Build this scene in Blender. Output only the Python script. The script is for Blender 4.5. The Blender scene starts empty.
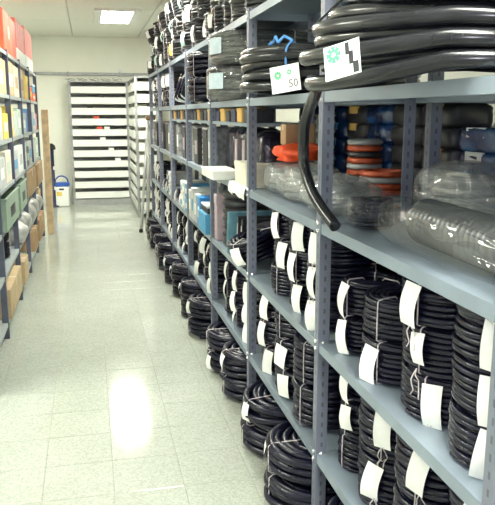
import bpy, math, random
from mathutils import Vector, Matrix, noise
R = math.radians
PI = math.pi
scene = bpy.context.scene
col = scene.collection

# ------------------------------------------------------------------ camera, world, exposure
cam_data = bpy.data.cameras.new('camera')
cam = bpy.data.objects.new('camera', cam_data)
col.objects.link(cam)
cam_data.sensor_fit = 'HORIZONTAL'
cam_data.sensor_width = 36.0
cam_data.lens = 700.0 / 495.0 * 36.0
cam_data.clip_start = 0.05
cam.location = (0, 0, 1.6)
cam.rotation_euler = (PI / 2 - 0.1951, 0, -0.2212)
scene.camera = cam

world = bpy.data.worlds.new('world')
scene.world = world
world.use_nodes = True
bg = world.node_tree.nodes['Background']
bg.inputs[0].default_value = (0.87, 0.89, 1.0, 1)
bg.inputs[1].default_value = 0.40

scene.view_settings.view_transform = 'Standard'
scene.view_settings.look = 'None'
scene.view_settings.gamma = 1.0
scene.view_settings.use_curve_mapping = False
scene.view_settings.exposure = 0.8

LIGHT_STRENGTH = 43.0
LIGHTS = [(0.45, 10.3), (0.45, 6.0), (0.50, 0.6), (0.50, -1.9), (-1.8, 8.0), (-1.8, 3.5)]

# the photographer's flash, just above the lens
fl = bpy.data.lights.new('camera_flash', 'POINT')
fl.energy = 21.0
fl.color = (0.90, 0.90, 1.0)
fl.shadow_soft_size = 0.05
flash = bpy.data.objects.new('camera_flash', fl)
col.objects.link(flash)
flash.location = (0.03, -0.05, 1.70)

# ------------------------------------------------------------------ layout constants
XF = 0.79            # front plane of the right rack
DEPTH = 0.34
L = 1.146
Y0 = 2.344
def PY(k): return Y0 + k * L
ZC, ZB, ZA, ZT, ZU = 0.343, 0.78, 1.22, 1.676, 2.088
LEV = [0.0, ZC, ZB, ZA, ZT, ZU]
X2 = XF + DEPTH + 0.06   # front plane of the rack standing back to back behind it
ZCEIL = 2.95
YBACK = 13.24

# ------------------------------------------------------------------ materials
MATS = {}
def new_mat(name):
    m = bpy.data.materials.new(name)
    m.use_nodes = True
    MATS[name] = m
    return m, m.node_tree, m.node_tree.nodes['Principled BSDF']

def mat(name, c, rough=0.5, metal=0.0, spec=0.5, var=0.0, scale=20.0, bump=0.0, bscale=60.0, sss=0, c2=None):
    if name in MATS: return MATS[name]
    m, nt, b = new_mat(name)
    b.inputs['Roughness'].default_value = rough
    b.inputs['Metallic'].default_value = metal
    b.inputs['Specular IOR Level'].default_value = spec
    b.inputs['Base Color'].default_value = (*c, 1)
    tc = nt.nodes.new('ShaderNodeTexCoord')
    if var > 0 or c2:
        n = nt.nodes.new('ShaderNodeTexNoise'); n.inputs['Scale'].default_value = scale; n.inputs['Detail'].default_value = 4
        nt.links.new(tc.outputs['Object'], n.inputs['Vector'])
        mx = nt.nodes.new('ShaderNodeMix'); mx.data_type = 'RGBA'
        d = c2 if c2 else tuple(max(0, v * (1 - var)) for v in c)
        mx.inputs['A'].default_value = (*c, 1); mx.inputs['B'].default_value = (*d, 1)
        rp = nt.nodes.new('ShaderNodeMapRange'); rp.inputs['From Min'].default_value = 0.4; rp.inputs['From Max'].default_value = 0.62
        nt.links.new(n.outputs['Fac'], rp.inputs['Value'])
        nt.links.new(rp.outputs[0], mx.inputs['Factor'])
        nt.links.new(mx.outputs['Result'], b.inputs['Base Color'])
    if bump > 0:
        n2 = nt.nodes.new('ShaderNodeTexNoise'); n2.inputs['Scale'].default_value = bscale; n2.inputs['Detail'].default_value = 3
        nt.links.new(tc.outputs['Object'], n2.inputs['Vector'])
        bp = nt.nodes.new('ShaderNodeBump'); bp.inputs['Strength'].default_value = bump; bp.inputs['Distance'].default_value = 0.01
        nt.links.new(n2.outputs['Fac'], bp.inputs['Height'])
        nt.links.new(bp.outputs['Normal'], b.inputs['Normal'])
    return m

def emit(name, c, s):
    m = bpy.data.materials.new(name); m.use_nodes = True; nt = m.node_tree
    nt.nodes.clear()
    o = nt.nodes.new('ShaderNodeOutputMaterial'); e = nt.nodes.new('ShaderNodeEmission')
    e.inputs[0].default_value = (*c, 1); e.inputs[1].default_value = s
    nt.links.new(e.outputs[0], o.inputs[0]); MATS[name] = m
    return m

# perforated upright: rows of dark slots along the angle
def post_mat():
    m, nt, b = new_mat('perforated_steel')
    b.inputs['Roughness'].default_value = 0.42
    b.inputs['Metallic'].default_value = 0.15
    tc = nt.nodes.new('ShaderNodeTexCoord')
    uv = nt.nodes.new('ShaderNodeUVMap')
    sp = nt.nodes.new('ShaderNodeSeparateXYZ'); nt.links.new(uv.outputs[0], sp.inputs[0])
    def mth(op, a, bb):
        n = nt.nodes.new('ShaderNodeMath'); n.operation = op
        for i, v in enumerate((a, bb)):
            if v is None: continue
            if isinstance(v, (int, float)): n.inputs[i].default_value = v
            else: nt.links.new(v, n.inputs[i])
        return n.outputs[0]
    v = mth('FRACT', mth('DIVIDE', sp.outputs['Y'], 0.04), None)
    av = mth('LESS_THAN', mth('ABSOLUTE', mth('SUBTRACT', v, 0.5), None), 0.22)
    au = mth('LESS_THAN', mth('ABSOLUTE', mth('SUBTRACT', sp.outputs['X'], 0.022), None), 0.0042)
    hole = mth('MULTIPLY', av, au)
    n = nt.nodes.new('ShaderNodeTexNoise'); n.inputs['Scale'].default_value = 9; n.inputs['Detail'].default_value = 4
    nt.links.new(tc.outputs['Object'], n.inputs['Vector'])
    m1 = nt.nodes.new('ShaderNodeMix'); m1.data_type = 'RGBA'
    m1.inputs['A'].default_value = (0.145, 0.16, 0.215, 1); m1.inputs['B'].default_value = (0.20, 0.215, 0.275, 1)
    nt.links.new(n.outputs['Fac'], m1.inputs['Factor'])
    m2 = nt.nodes.new('ShaderNodeMix'); m2.data_type = 'RGBA'
    m2.inputs['B'].default_value = (0.09, 0.095, 0.125, 1)
    nt.links.new(m1.outputs['Result'], m2.inputs['A']); nt.links.new(hole, m2.inputs['Factor'])
    nt.links.new(m2.outputs['Result'], b.inputs['Base Color'])
    return m
post_mat()

def film_mat(name, tint, gloss, rough, haze=0.0, dens=1.0):
    m = bpy.data.materials.new(name); m.use_nodes = True; nt = m.node_tree; nt.nodes.clear()
    o = nt.nodes.new('ShaderNodeOutputMaterial')
    tr = nt.nodes.new('ShaderNodeBsdfTransparent'); tr.inputs[0].default_value = (*tint, 1)
    gl = nt.nodes.new('ShaderNodeBsdfGlossy'); gl.inputs['Roughness'].default_value = rough
    gl.inputs[0].default_value = (1, 1, 1, 1)
    df = nt.nodes.new('ShaderNodeBsdfDiffuse'); df.inputs[0].default_value = (0.62, 0.64, 0.64, 1)
    tc = nt.nodes.new('ShaderNodeTexCoord')
    n = nt.nodes.new('ShaderNodeTexNoise'); n.inputs['Scale'].default_value = 1; n.inputs['Detail'].default_value = 1.5
    n.inputs['Distortion'].default_value = 0.8
    mp = nt.nodes.new('ShaderNodeMapping'); mp.inputs['Scale'].default_value = (22, 5, 12); mp.inputs['Rotation'].default_value = (0, 0, 0.5)
    nt.links.new(tc.outputs['Object'], mp.inputs['Vector']); nt.links.new(mp.outputs[0], n.inputs['Vector'])
    bp = nt.nodes.new('ShaderNodeBump'); bp.inputs['Strength'].default_value = 1.0; bp.inputs['Distance'].default_value = 0.04
    nt.links.new(n.outputs['Fac'], bp.inputs['Height'])
    nt.links.new(bp.outputs['Normal'], gl.inputs['Normal'])
    lw = nt.nodes.new('ShaderNodeLayerWeight'); lw.inputs['Blend'].default_value = 0.35
    nt.links.new(bp.outputs['Normal'], lw.inputs['Normal'])
    mr = nt.nodes.new('ShaderNodeMapRange'); mr.inputs['To Min'].default_value = gloss; mr.inputs['To Max'].default_value = min(1, gloss + 0.16)
    nt.links.new(lw.outputs['Facing'], mr.inputs['Value'])
    m0 = nt.nodes.new('ShaderNodeMixShader'); m0.inputs[0].default_value = haze
    nt.links.new(tr.outputs[0], m0.inputs[1]); nt.links.new(df.outputs[0], m0.inputs[2])
    mx = nt.nodes.new('ShaderNodeMixShader')
    nt.links.new(mr.outputs[0], mx.inputs[0]); nt.links.new(m0.outputs[0], mx.inputs[1]); nt.links.new(gl.outputs[0], mx.inputs[2])
    nt.links.new(mx.outputs[0], o.inputs[0]); MATS[name] = m
    return m
film_mat('clear_film', (0.975, 0.98, 0.98), 0.025, 0.09, 0.02)
film_mat('milky_film', (0.96, 0.97, 0.965), 0.08, 0.16, 0.26)
film_mat('wrap_film', (0.95, 0.96, 0.96), 0.05, 0.14, 0.05)

M_BLACK = mat('black_conduit', (0.009, 0.009, 0.024), 0.27, spec=0.36, var=0.3, scale=14)
M_BLACK2 = mat('black_hose', (0.014, 0.0145, 0.018), 0.22, spec=0.42, var=0.3, scale=8)
M_GREYBLACK = mat('greyish_conduit', (0.022, 0.023, 0.027), 0.34, spec=0.4, var=0.4, scale=10)
M_GREYCON = mat('grey_conduit', (0.13, 0.135, 0.14), 0.35, spec=0.5, var=0.3, scale=12)
M_TAG = mat('white_tag', (0.86, 0.86, 0.84), 0.6, var=0.06, scale=30)
M_TAGG = mat('mint_tag', (0.70, 0.86, 0.78), 0.5, var=0.05, scale=30)
M_TIE = mat('pale_string', (0.62, 0.55, 0.56), 0.7, var=0.15, scale=60)
M_TIEB = mat('blue_string', (0.10, 0.32, 0.75), 0.5)
M_GREEN = mat('green_print', (0.10, 0.45, 0.22), 0.5)
M_INK = mat('dark_print', (0.03, 0.03, 0.035), 0.5)
M_SHELF = mat('galvanised_shelf', (0.27, 0.325, 0.39), 0.38, metal=0.25, var=0.12, scale=5, bump=0.03)
M_LSHELF = mat('pale_steel_shelf', (0.42, 0.46, 0.47), 0.4, metal=0.2, var=0.12, scale=5)
M_LPOST = mat('slate_upright', (0.10, 0.11, 0.16), 0.45, metal=0.1, var=0.2, scale=12)
M_BOLT = mat('zinc_bolt', (0.8, 0.8, 0.82), 0.25, metal=0.7)
M_WALL = mat('painted_plaster', (0.92, 0.92, 0.83), 0.7, var=0.03, scale=3, bump=0.04, bscale=80)
M_CEIL = mat('ceiling_board', (0.88, 0.88, 0.80), 0.8, var=0.04, scale=40, bump=0.05, bscale=200)
M_CGRID = mat('ceiling_grid', (0.62, 0.62, 0.58), 0.6)
M_WHITE = mat('white_enamel', (0.85, 0.86, 0.83), 0.45, var=0.04, scale=6)
M_DARK = mat('charcoal_plastic', (0.03, 0.03, 0.035), 0.45, var=0.2, scale=20)
M_GREYM = mat('grey_steel', (0.36, 0.37, 0.37), 0.45, metal=0.2, var=0.15, scale=8)
M_RUB = mat('black_rubber', (0.015, 0.015, 0.016), 0.7)
M_ALU = mat('aluminium', (0.72, 0.73, 0.72), 0.3, metal=0.5, var=0.08, scale=15)
M_CARD = mat('brown_cardboard', (0.40, 0.26, 0.14), 0.8, var=0.15, scale=9)
M_CARDL = mat('tan_cardboard', (0.56, 0.42, 0.25), 0.8, var=0.15, scale=9)
M_TAPE = mat('parcel_tape', (0.55, 0.45, 0.30), 0.35)
M_WOOD = mat('pale_pine', (0.78, 0.58, 0.36), 0.6, var=0.25, scale=12)
M_BLUE = mat('bright_blue_plastic', (0.05, 0.30, 0.72), 0.4, var=0.1)
M_SKY = mat('sky_blue_card', (0.09, 0.36, 0.62), 0.5, var=0.15)
M_NAVY = mat('navy_plastic', (0.016, 0.022, 0.075), 0.4, var=0.2)
M_RED = mat('red_card', (0.78, 0.10, 0.06), 0.5, var=0.12, scale=6)
M_ORANGE = mat('orange_card', (0.86, 0.17, 0.045), 0.5, c2=(0.80, 0.08, 0.04), scale=3)
M_YEL = mat('yellow_card', (0.82, 0.60, 0.10), 0.5, var=0.1)
M_AMBER = mat('amber_card', (0.72, 0.45, 0.13), 0.6, var=0.1)
M_CREAM = mat('cream_card', (0.74, 0.68, 0.56), 0.7, var=0.08)
M_GRN = mat('sage_plastic', (0.30, 0.40, 0.31), 0.45, var=0.15)
M_GRNL = mat('pale_green_card', (0.55, 0.66, 0.56), 0.6, var=0.15)
M_PINK = mat('dusty_pink_card', (0.45, 0.36, 0.40), 0.6, var=0.1)
M_GREYC = mat('pale_grey_card', (0.58, 0.60, 0.60), 0.6, var=0.2, scale=14)
M_PURP = mat('glossy_black_bag', (0.02, 0.015, 0.028), 0.22, spec=0.7, bump=0.6, bscale=26)
M_BLUEBAG = mat('blue_bag', (0.008, 0.022, 0.085), 0.25, spec=0.7, c2=(0.02, 0.08, 0.22), scale=9, bump=0.7, bscale=22)
M_ORBAG = mat('orange_bag', (0.85, 0.09, 0.02), 0.35, var=0.25, scale=12, bump=0.6, bscale=22)

# floor: polished terrazzo
def terrazzo():
    m, nt, b = new_mat('terrazzo')
    tc = nt.nodes.new('ShaderNodeTexCoord'); geo = nt.nodes.new('ShaderNodeNewGeometry')
    v = nt.nodes.new('ShaderNodeTexVoronoi'); v.inputs['Scale'].default_value = 130
    nt.links.new(geo.outputs['Position'], v.inputs['Vector'])
    n = nt.nodes.new('ShaderNodeTexNoise'); n.inputs['Scale'].default_value = 2.2; n.inputs['Detail'].default_value = 6
    nt.links.new(geo.outputs['Position'], n.inputs['Vector'])
    cr = nt.nodes.new('ShaderNodeValToRGB')
    e = cr.color_ramp.elements
    e[0].position = 0.0; e[0].color = (0.375, 0.40, 0.355, 1)
    e[1].position = 1.0; e[1].color = (0.50, 0.525, 0.47, 1)
    sp = nt.nodes.new('ShaderNodeSeparateColor'); nt.links.new(v.outputs['Color'], sp.inputs[0])
    nt.links.new(sp.outputs[0], cr.inputs[0])
    mx = nt.nodes.new('ShaderNodeMix'); mx.data_type = 'RGBA'; mx.blend_type = 'MULTIPLY'
    mx.inputs['Factor'].default_value = 0.25
    nt.links.new(cr.outputs[0], mx.inputs['A'])
    c2 = nt.nodes.new('ShaderNodeValToRGB'); c2.color_ramp.elements[0].color = (0.72, 0.72, 0.68, 1); c2.color_ramp.elements[0].position = 0.35
    c2.color_ramp.elements[1].position = 0.65
    nt.links.new(n.outputs['Fac'], c2.inputs[0]); nt.links.new(c2.outputs[0], mx.inputs['B'])
    nt.links.new(mx.outputs['Result'], b.inputs['Base Color'])
    b.inputs['Roughness'].default_value = 0.10
    b.inputs['Specular IOR Level'].default_value = 0.5
    n3 = nt.nodes.new('ShaderNodeTexNoise'); n3.inputs['Scale'].default_value = 7; n3.inputs['Detail'].default_value = 3
    nt.links.new(geo.outputs['Position'], n3.inputs['Vector'])
    bp = nt.nodes.new('ShaderNodeBump'); bp.inputs['Strength'].default_value = 0.04; bp.inputs['Distance'].default_value = 0.01
    nt.links.new(n3.outputs['Fac'], bp.inputs['Height']); nt.links.new(bp.outputs['Normal'], b.inputs['Normal'])
    return m
M_FLOOR = terrazzo()
M_GROUT = mat('tile_grout', (0.36, 0.38, 0.32), 0.8)

# ------------------------------------------------------------------ mesh helpers
class MB:
    """collects shapes, built into ONE mesh object"""
    def __init__(s): s.v = []; s.f = []; s.uv = []; s.smooth = []
    def quadf(s, idx, uv=None, sm=False):
        s.f.append(idx); s.uv.append(uv or [(0, 0)] * len(idx)); s.smooth.append(sm)
    def box(s, x0, x1, y0, y1, z0, z1, M=None, bev=0.0):
        if x1 < x0: x0, x1 = x1, x0
        if y1 < y0: y0, y1 = y1, y0
        if z1 < z0: z0, z1 = z1, z0
        n = len(s.v)
        if bev <= 0:
            P = [(x, y, z) for z in (z0, z1) for y in (y0, y1) for x in (x0, x1)]
            F = [(0, 2, 3, 1), (4, 5, 7, 6), (0, 1, 5, 4), (2, 6, 7, 3), (0, 4, 6, 2), (1, 3, 7, 5)]
        else:
            # chamfered box: 24 verts
            b = bev; P = []; ix = {}
            for cz in (0, 1):
                for cy in (0, 1):
                    for cx in (0, 1):
                        X = (x0, x1)[cx]; Y = (y0, y1)[cy]; Z = (z0, z1)[cz]
                        sx = b if cx == 0 else -b; sy = b if cy == 0 else -b; sz = b if cz == 0 else -b
                        for a in range(3):
                            ix[(cx, cy, cz, a)] = len(P)
                            P.append((X if a == 0 else X + sx, Y if a == 1 else Y + sy, Z if a == 2 else Z + sz))
            F = []
            g = lambda cx, cy, cz, a: ix[(cx, cy, cz, a)]
            for k in (0, 1):
                F.append(tuple(g(k, y, z, 0) for y, z in ((0, 0), (1, 0), (1, 1), (0, 1))))
                F.append(tuple(g(x, k, z, 1) for x, z in ((0, 0), (1, 0), (1, 1), (0, 1))))
                F.append(tuple(g(x, y, k, 2) for x, y in ((0, 0), (1, 0), (1, 1), (0, 1))))
            for i in (0, 1):
                for j in (0, 1):
                    F.append((g(i, j, 0, 0), g(i, j, 1, 0), g(i, j, 1, 1), g(i, j, 0, 1)))
                    F.append((g(i, 0, j, 0), g(i, 1, j, 0), g(i, 1, j, 2), g(i, 0, j, 2)))
                    F.append((g(0, i, j, 1), g(1, i, j, 1), g(1, i, j, 2), g(0, i, j, 2)))
            for cz in (0, 1):
                for cy in (0, 1):
                    for cx in (0, 1): F.append((g(cx, cy, cz, 0), g(cx, cy, cz, 1), g(cx, cy, cz, 2)))
        for p in P: s.v.append(tuple(M @ Vector(p)) if M else p)
        for f in F: s.quadf(tuple(n + i for i in f))
        return s
    def angle(s, x, y, z0, z1, dx, dy, w=0.042, t=0.004):
        """L section upright with its corner at x, y, flanges running dx in X and dy in Y"""
        n = len(s.v)
        o = [(0, 0), (dx * w, 0), (dx * w, dy * t), (dx * t, dy * t), (dx * t, dy * w), (0, dy * w)]
        for z in (z0, z1):
            for a, b in o: s.v.append((x + a, y + b, z))
        h = z1 - z0
        for i in range(6):
            j = (i + 1) % 6
            u = {0: (0, w), 5: (w, 0), 3: (0, w), 2: (w, 0)}.get(i, (0, 0))
            s.quadf((n + i, n + j, n + 6 + j, n + 6 + i), [(u[0], z0), (u[1], z0), (u[1], z1), (u[0], z1)])
        s.quadf(tuple(n + 6 + i for i in range(6))); s.quadf(tuple(n + i for i in reversed(range(6))))
        return s
    def tube(s, pts, r, sides=6, closed=False, cap=True, radii=None):
        pts = [Vector(p) for p in pts]; N = len(pts); n0 = len(s.v)
        up = None
        acc = 0
        for i, p in enumerate(pts):
            if closed: t = pts[(i + 1) % N] - pts[i - 1]
            else: t = pts[min(i + 1, N - 1)] - pts[max(i - 1, 0)]
            if t.length < 1e-9: t = Vector((0, 0, 1))
            t.normalize()
            if up is None:
                up = Vector((0, 0, 1)) if abs(t.z) < 0.9 else Vector((1, 0, 0))
            a = (up - t * up.dot(t))
            if a.length < 1e-6: a = t.orthogonal()
            a.normalize(); up = a
            b = t.cross(a)
            rr = radii[i] if radii else r
            for k in range(sides):
                q = 2 * PI * k / sides
                s.v.append(tuple(p + a * (rr * math.cos(q)) + b * (rr * math.sin(q))))
        m = N if closed else N - 1
        for i in range(m):
            for k in range(sides):
                a0 = n0 + i * sides + k; a1 = n0 + i * sides + (k + 1) % sides
                j = (i + 1) % N
                b0 = n0 + j * sides + k; b1 = n0 + j * sides + (k + 1) % sides
                s.quadf((a0, a1, b1, b0), None, True)
        if cap and not closed:
            s.quadf(tuple(n0 + k for k in reversed(range(sides))))
            s.quadf(tuple(n0 + (N - 1) * sides + k for k in range(sides)))
        return s
    def lathe(s, prof, seg=20, c=(0, 0, 0), axis='Z', closed_prof=False):
        n0 = len(s.v); P = len(prof)
        for k in range(seg):
            q = 2 * PI * k / seg
            for r, z in prof:
                p = (r * math.cos(q), r * math.sin(q), z)
                if axis == 'Y': p = (p[0], p[2], p[1])
                if axis == 'X': p = (p[2], p[0], p[1])
                s.v.append((p[0] + c[0], p[1] + c[1], p[2] + c[2]))
        for k in range(seg):
            k2 = (k + 1) % seg
            for i in range(P if closed_prof else P - 1):
                i2 = (i + 1) % P
                s.quadf((n0 + k * P + i, n0 + k2 * P + i, n0 + k2 * P + i2, n0 + k * P + i2), None, True)
        return s
    def grid(s, fn, nu, nv, thick=0.0):
        """surface fn(u, v) -> point; with thickness a closed sheet"""
        n0 = len(s.v)
        for i in range(nu + 1):
            for j in range(nv + 1): s.v.append(tuple(fn(i / nu, j / nv)))
        for i in range(nu):
            for j in range(nv):
                a = n0 + i * (nv + 1) + j
                s.quadf((a, a + nv + 1, a + nv + 2, a + 1), None, True)
        return s
    def mesh(s, name, m):
        me = bpy.data.meshes.new(name)
        me.from_pydata(s.v, [], s.f)
        me.polygons.foreach_set('use_smooth', s.smooth)
        uvl = me.uv_layers.new(name='UVMap')
        flat = []
        for u in s.uv:
            for a in u: flat += [a[0], a[1]]
        uvl.data.foreach_set('uv', flat)
        me.materials.append(m)
        me.update()
        return me
    def build(s, name, m, parent=None, loc=(0, 0, 0)):
        return link(name, s.mesh(name, m), parent, loc)

def link(name, me, parent=None, loc=(0, 0, 0), rot=(0, 0, 0), scl=None):
    o = bpy.data.objects.new(name, me)
    col.objects.link(o)
    o.location = loc; o.rotation_euler = rot
    if scl: o.scale = scl
    if parent: o.parent = parent
    return o

LABELS = {}
def tag(o, label=None, cat=None, group=None, kind=None):
    if label: o['label'] = label
    if cat: o['category'] = cat
    if group: o['group'] = group
    if kind: o['kind'] = kind
    return o

def thing(name, label, cat, loc=(0, 0, 0), rz=0.0, group=None, rot=None):
    o = bpy.data.objects.new(name, None)
    o.empty_display_size = 0.05
    col.objects.link(o)
    o.location = loc; o.rotation_euler = rot if rot else (0, 0, rz)
    return tag(o, label, cat, group)

def structure(o, label=None):
    o['kind'] = 'structure'
    if label: o['label'] = label; 
    return o

# ------------------------------------------------------------------ the room
g = MB().box(-3.2, 3.4, -2.6, 13.5, -0.12, -0.004)
floor = structure(g.build('floor', M_GROUT), 'pale polished terrazzo tile floor of the aisle')
floor['category'] = 'floor'
TILE = 0.302
def tile_piece(w, h, z0=-0.004, z1=0.0, b=0.0012):
    return MB().box(-w / 2 + 0.001, w / 2 - 0.001, -h / 2 + 0.001, h / 2 - 0.001, z0, z1, bev=b).mesh('floor_tile', M_FLOOR)
tile_me = tile_piece(TILE, TILE)
tile_x0, tile_y0 = 0.046, 3.11
rng = random.Random(4)
for i in range(-4, 4):
    for j in range(-5, 14):
        o = link('floor_tile', tile_me, floor, (tile_x0 + (i + 0.5) * TILE, tile_y0 + (j + 0.5) * TILE, rng.uniform(-0.0003, 0.0003)))
ya, yb = tile_y0 - 5 * TILE, tile_y0 + 14 * TILE
xa, xb = tile_x0 - 4 * TILE, tile_x0 + 4 * TILE
g = MB()
def tile_area(g, x0, x1, y0, y1):
    x = x0
    while x < x1 - 0.02:
        y = y0
        while y < y1 - 0.02:
            xe = min(x + TILE, x1); ye = min(y + TILE, y1)
            g.box(x + 0.001, xe - 0.001, y + 0.001, ye - 0.001, -0.004, 0.0, bev=0.001)
            y += TILE
        x += TILE
tile_area(g, xa - 6 * TILE, xa, ya - 9 * TILE, YBACK)
tile_area(g, xb, xb + 7 * TILE, ya - 9 * TILE, YBACK)
tile_area(g, xa, xb, yb, YBACK)
tile_area(g, xa, xb, ya - 9 * TILE, ya)
o = g.build('far_floor_tiles', M_FLOOR, floor); o['kind'] = 'stuff'

g = MB().box(-3.0, 3.2, YBACK, YBACK + 0.2, 0, 3.2)
structure(g.build('wall_back', M_WALL), 'cream painted back wall of the storeroom')['category'] = 'wall'
g = MB().box(-3.0, -2.8, -2.6, YBACK, 0, 3.2)
structure(g.build('wall_left', M_WALL), 'cream wall behind the left shelving')['category'] = 'wall'
g = MB().box(3.0, 3.2, -2.6, YBACK, 0, 3.2)
structure(g.build('wall_right', M_WALL), 'cream wall behind the right shelving')['category'] = 'wall'
g = MB().box(-2.8, 3.0, YBACK - 0.015, YBACK, 0, 0.09)
structure(g.build('baseboard_back', M_WHITE))
g = MB().box(-3.0, 3.2, -2.6, YBACK, ZCEIL + 0.012, ZCEIL + 0.25)
ceil = structure(g.build('ceiling', M_CGRID), 'suspended ceiling of large cream boards')
ceil['category'] = 'ceiling'
PW, PH = 1.13, 1.19
pm = MB().box(-PW / 2 + 0.009, PW / 2 - 0.009, -PH / 2 + 0.009, PH / 2 - 0.009, ZCEIL - 0.006, ZCEIL + 0.012, bev=0.004).mesh('ceiling_panel', M_CEIL)
cx0 = -0.19
def in_light(x, y):
    return False
for i in range(-3, 3):
    for j in range(-12, 2):
        cx = cx0 + (i + 0.5) * PW; cy = 10.9 + (j + 0.5) * PH
        if -2.9 < cx < 3.1 and -2.6 < cy < YBACK:
            link('ceiling_panel', pm, ceil, (cx, min(cy, YBACK - PH / 2), 0))

# fluorescent troffers
M_LAMP = emit('lit_diffuser', (0.98, 1.0, 0.87), LIGHT_STRENGTH)
frame_me = MB()
for (a, b, c, d) in ((-0.30, -0.20, -0.66, 0.66), (0.20, 0.30, -0.66, 0.66), (-0.20, 0.20, -0.66, -0.6), (-0.20, 0.20, 0.6, 0.66)):
    frame_me.box(a, b, c, d, -0.035, 0.0, bev=0.004)
frame_me = frame_me.mesh('light_frame', M_WHITE)
diff_me = MB().box(-0.20, 0.20, -0.6, 0.6, -0.028, -0.01).mesh('diffuser', M_LAMP)
for k, (x, y) in enumerate(LIGHTS):
    where = ['above the far end of the aisle', 'above the middle of the aisle', 'above the near part of the aisle', 'behind the viewpoint',
             'above the far left behind the left shelving', 'above the near left behind the left shelving'][k]
    t = thing('ceiling_light', 'lit white fluorescent ceiling panel ' + where, 'light', (x, y, ZCEIL - 0.006), group='fluorescent ceiling lights')
    link('light_frame', frame_me, t); link('diffuser', diff_me, t)

# ------------------------------------------------------------------ right rack and the rack behind it
rack = thing('shelving_rack', 'long grey perforated steel shelving rack along the right of the aisle', 'shelving', (XF, Y0, 0))
def local(o, root): o.location = (-root.location.x, -root.location.y, -root.location.z)
ZTOP = 2.62
M_POST = MATS['perforated_steel']
bolt_me = MB().lathe([(0.0, 0.006), (0.006, 0.005), (0.008, 0.0)], 8, axis='Z').mesh('bolt', M_BOLT)
for k in range(-1, 7):
    y = PY(k)
    p = MB().angle(XF - 0.004, y - 0.021, 0, ZU + 0.02, 1, 1).build('post', M_POST, rack); local(p, rack)
    for z in LEV[1:]:
        for dz in ((0.012, -0.016) if k < 2 else (0.0,)):
            link('bolt', bolt_me, p, (XF - 0.004, y + 0.006, z + dz - 0.012), (0, -PI / 2, 0))
            if k < 2: link('bolt', bolt_me, p, (XF + 0.016, y - 0.021, z + dz - 0.012), (PI / 2, 0, 0))
    p = MB().angle(XF + DEPTH, y - 0.021, 0, ZU + 0.02, -1, 1).build('post', M_POST, rack); local(p, rack)
def shelf(x0, x1, y0, y1, z, m, parent, lip=0.036, t=0.002):
    g = MB()
    g.box(x0, x1, y0, y1, z - t, z)
    g.box(x0, x0 + t, y0, y1, z - lip, z - t); g.box(x1 - t, x1, y0, y1, z - lip, z - t)
    g.box(x0 + t, x1 - t, y0, y0 + t, z - lip, z - t); g.box(x0 + t, x1 - t, y1 - t, y1, z - lip, z - t)
    g.box(x0 + t, x0 + 0.014, y0 + t, y1 - t, z - lip, z - lip + t)
    o = g.build('shelf', m, parent); local(o, parent)
    return o
for k in range(-1, 6):
    for z in LEV[1:]:
        shelf(XF, XF + DEPTH, PY(k) + 0.002, PY(k + 1) - 0.002, z, M_SHELF, rack)
for k in (1, 2, 3):                     # thin extra shelf inside
    shelf(XF + 0.01, XF + DEPTH, PY(k) + 0.03, PY(k + 1) - 0.03, 1.555, M_SHELF, rack, lip=0.018)

rack2 = thing('shelving_rack', 'grey steel shelving standing back to back behind the long right rack', 'shelving', (X2, Y0, 0))
for k in range(-1, 7):
    y = PY(k)
    p = MB().angle(X2, y - 0.021, 0, ZU + 0.02, 1, 1).build('post', M_POST, rack2); local(p, rack2)
    p = MB().angle(X2 + DEPTH, y - 0.021, 0, ZU + 0.02, -1, 1).build('post', M_POST, rack2); local(p, rack2)
for k in range(-1, 6):
    for z in LEV[1:]:
        shelf(X2, X2 + DEPTH, PY(k) + 0.002, PY(k + 1) - 0.002, z, M_SHELF, rack2)

# ------------------------------------------------------------------ coils
def winding_mesh(OD, d, nz, nr, seed, m, seg=40, sides=6, rows_in=True, rough=1.0):
    """one continuous pipe: outer helix up, spiral inward over the top, inner helix down"""
    rr = random.Random(seed)
    g = MB(); Rr = OD / 2 - d / 2
    pts = []
    pitch = d * 0.98
    turns = []
    for i in range(nz): turns.append((Rr, i * pitch, Rr, (i + 1) * pitch if i < nz - 1 else i * pitch))
    top = (nz - 1) * pitch
    for j in range(1, nr): turns.append((Rr - (j - 0.5) * d, top + rr.uniform(-0.15, 0.2) * d, Rr - j * d, top + rr.uniform(-0.2, 0.2) * d))
    if rows_in:
        Ri = Rr - (nr - 1) * d
        for i in range(nz - 2, -1, -2): turns.append((Ri, i * pitch, Ri, max(0, i - 1) * pitch))
    for (ra, za, rb, zb) in turns:
        a1 = rr.uniform(-0.35, 0.35) * d * rough; a2 = rr.uniform(-0.22, 0.22) * d * rough; a3 = rr.uniform(-0.25, 0.25) * d * rough
        p1, p2, p3 = (rr.uniform(0, 6.28) for _ in range(3))
        for s in range(seg):
            q = s / seg; th = 2 * PI * q
            e = math.sin(PI * q) ** 0.5
            r = ra + (rb - ra) * q + e * (a1 * math.sin(th + p1) + a2 * math.sin(3 * th + p2))
            z = za + (zb - za) * q + e * a3 * math.sin(2 * th + p3) + d / 2
            pts.append((r * math.cos(th), r * math.sin(th), max(z, d / 2)))
    g.tube(pts, d / 2, sides)
    # wide closed core so that no light leaks between the turns
    hh = nz * pitch
    a = Rr - d * 0.3; b = Rr - (nr - 1) * d + d * 0.3
    g.lathe([(a, d * 0.4), (a, hh - d * 0.7), (b, hh - d * 0.7), (b, d * 0.4)], 32, closed_prof=True)
    return g.mesh('winding', m)

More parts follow.
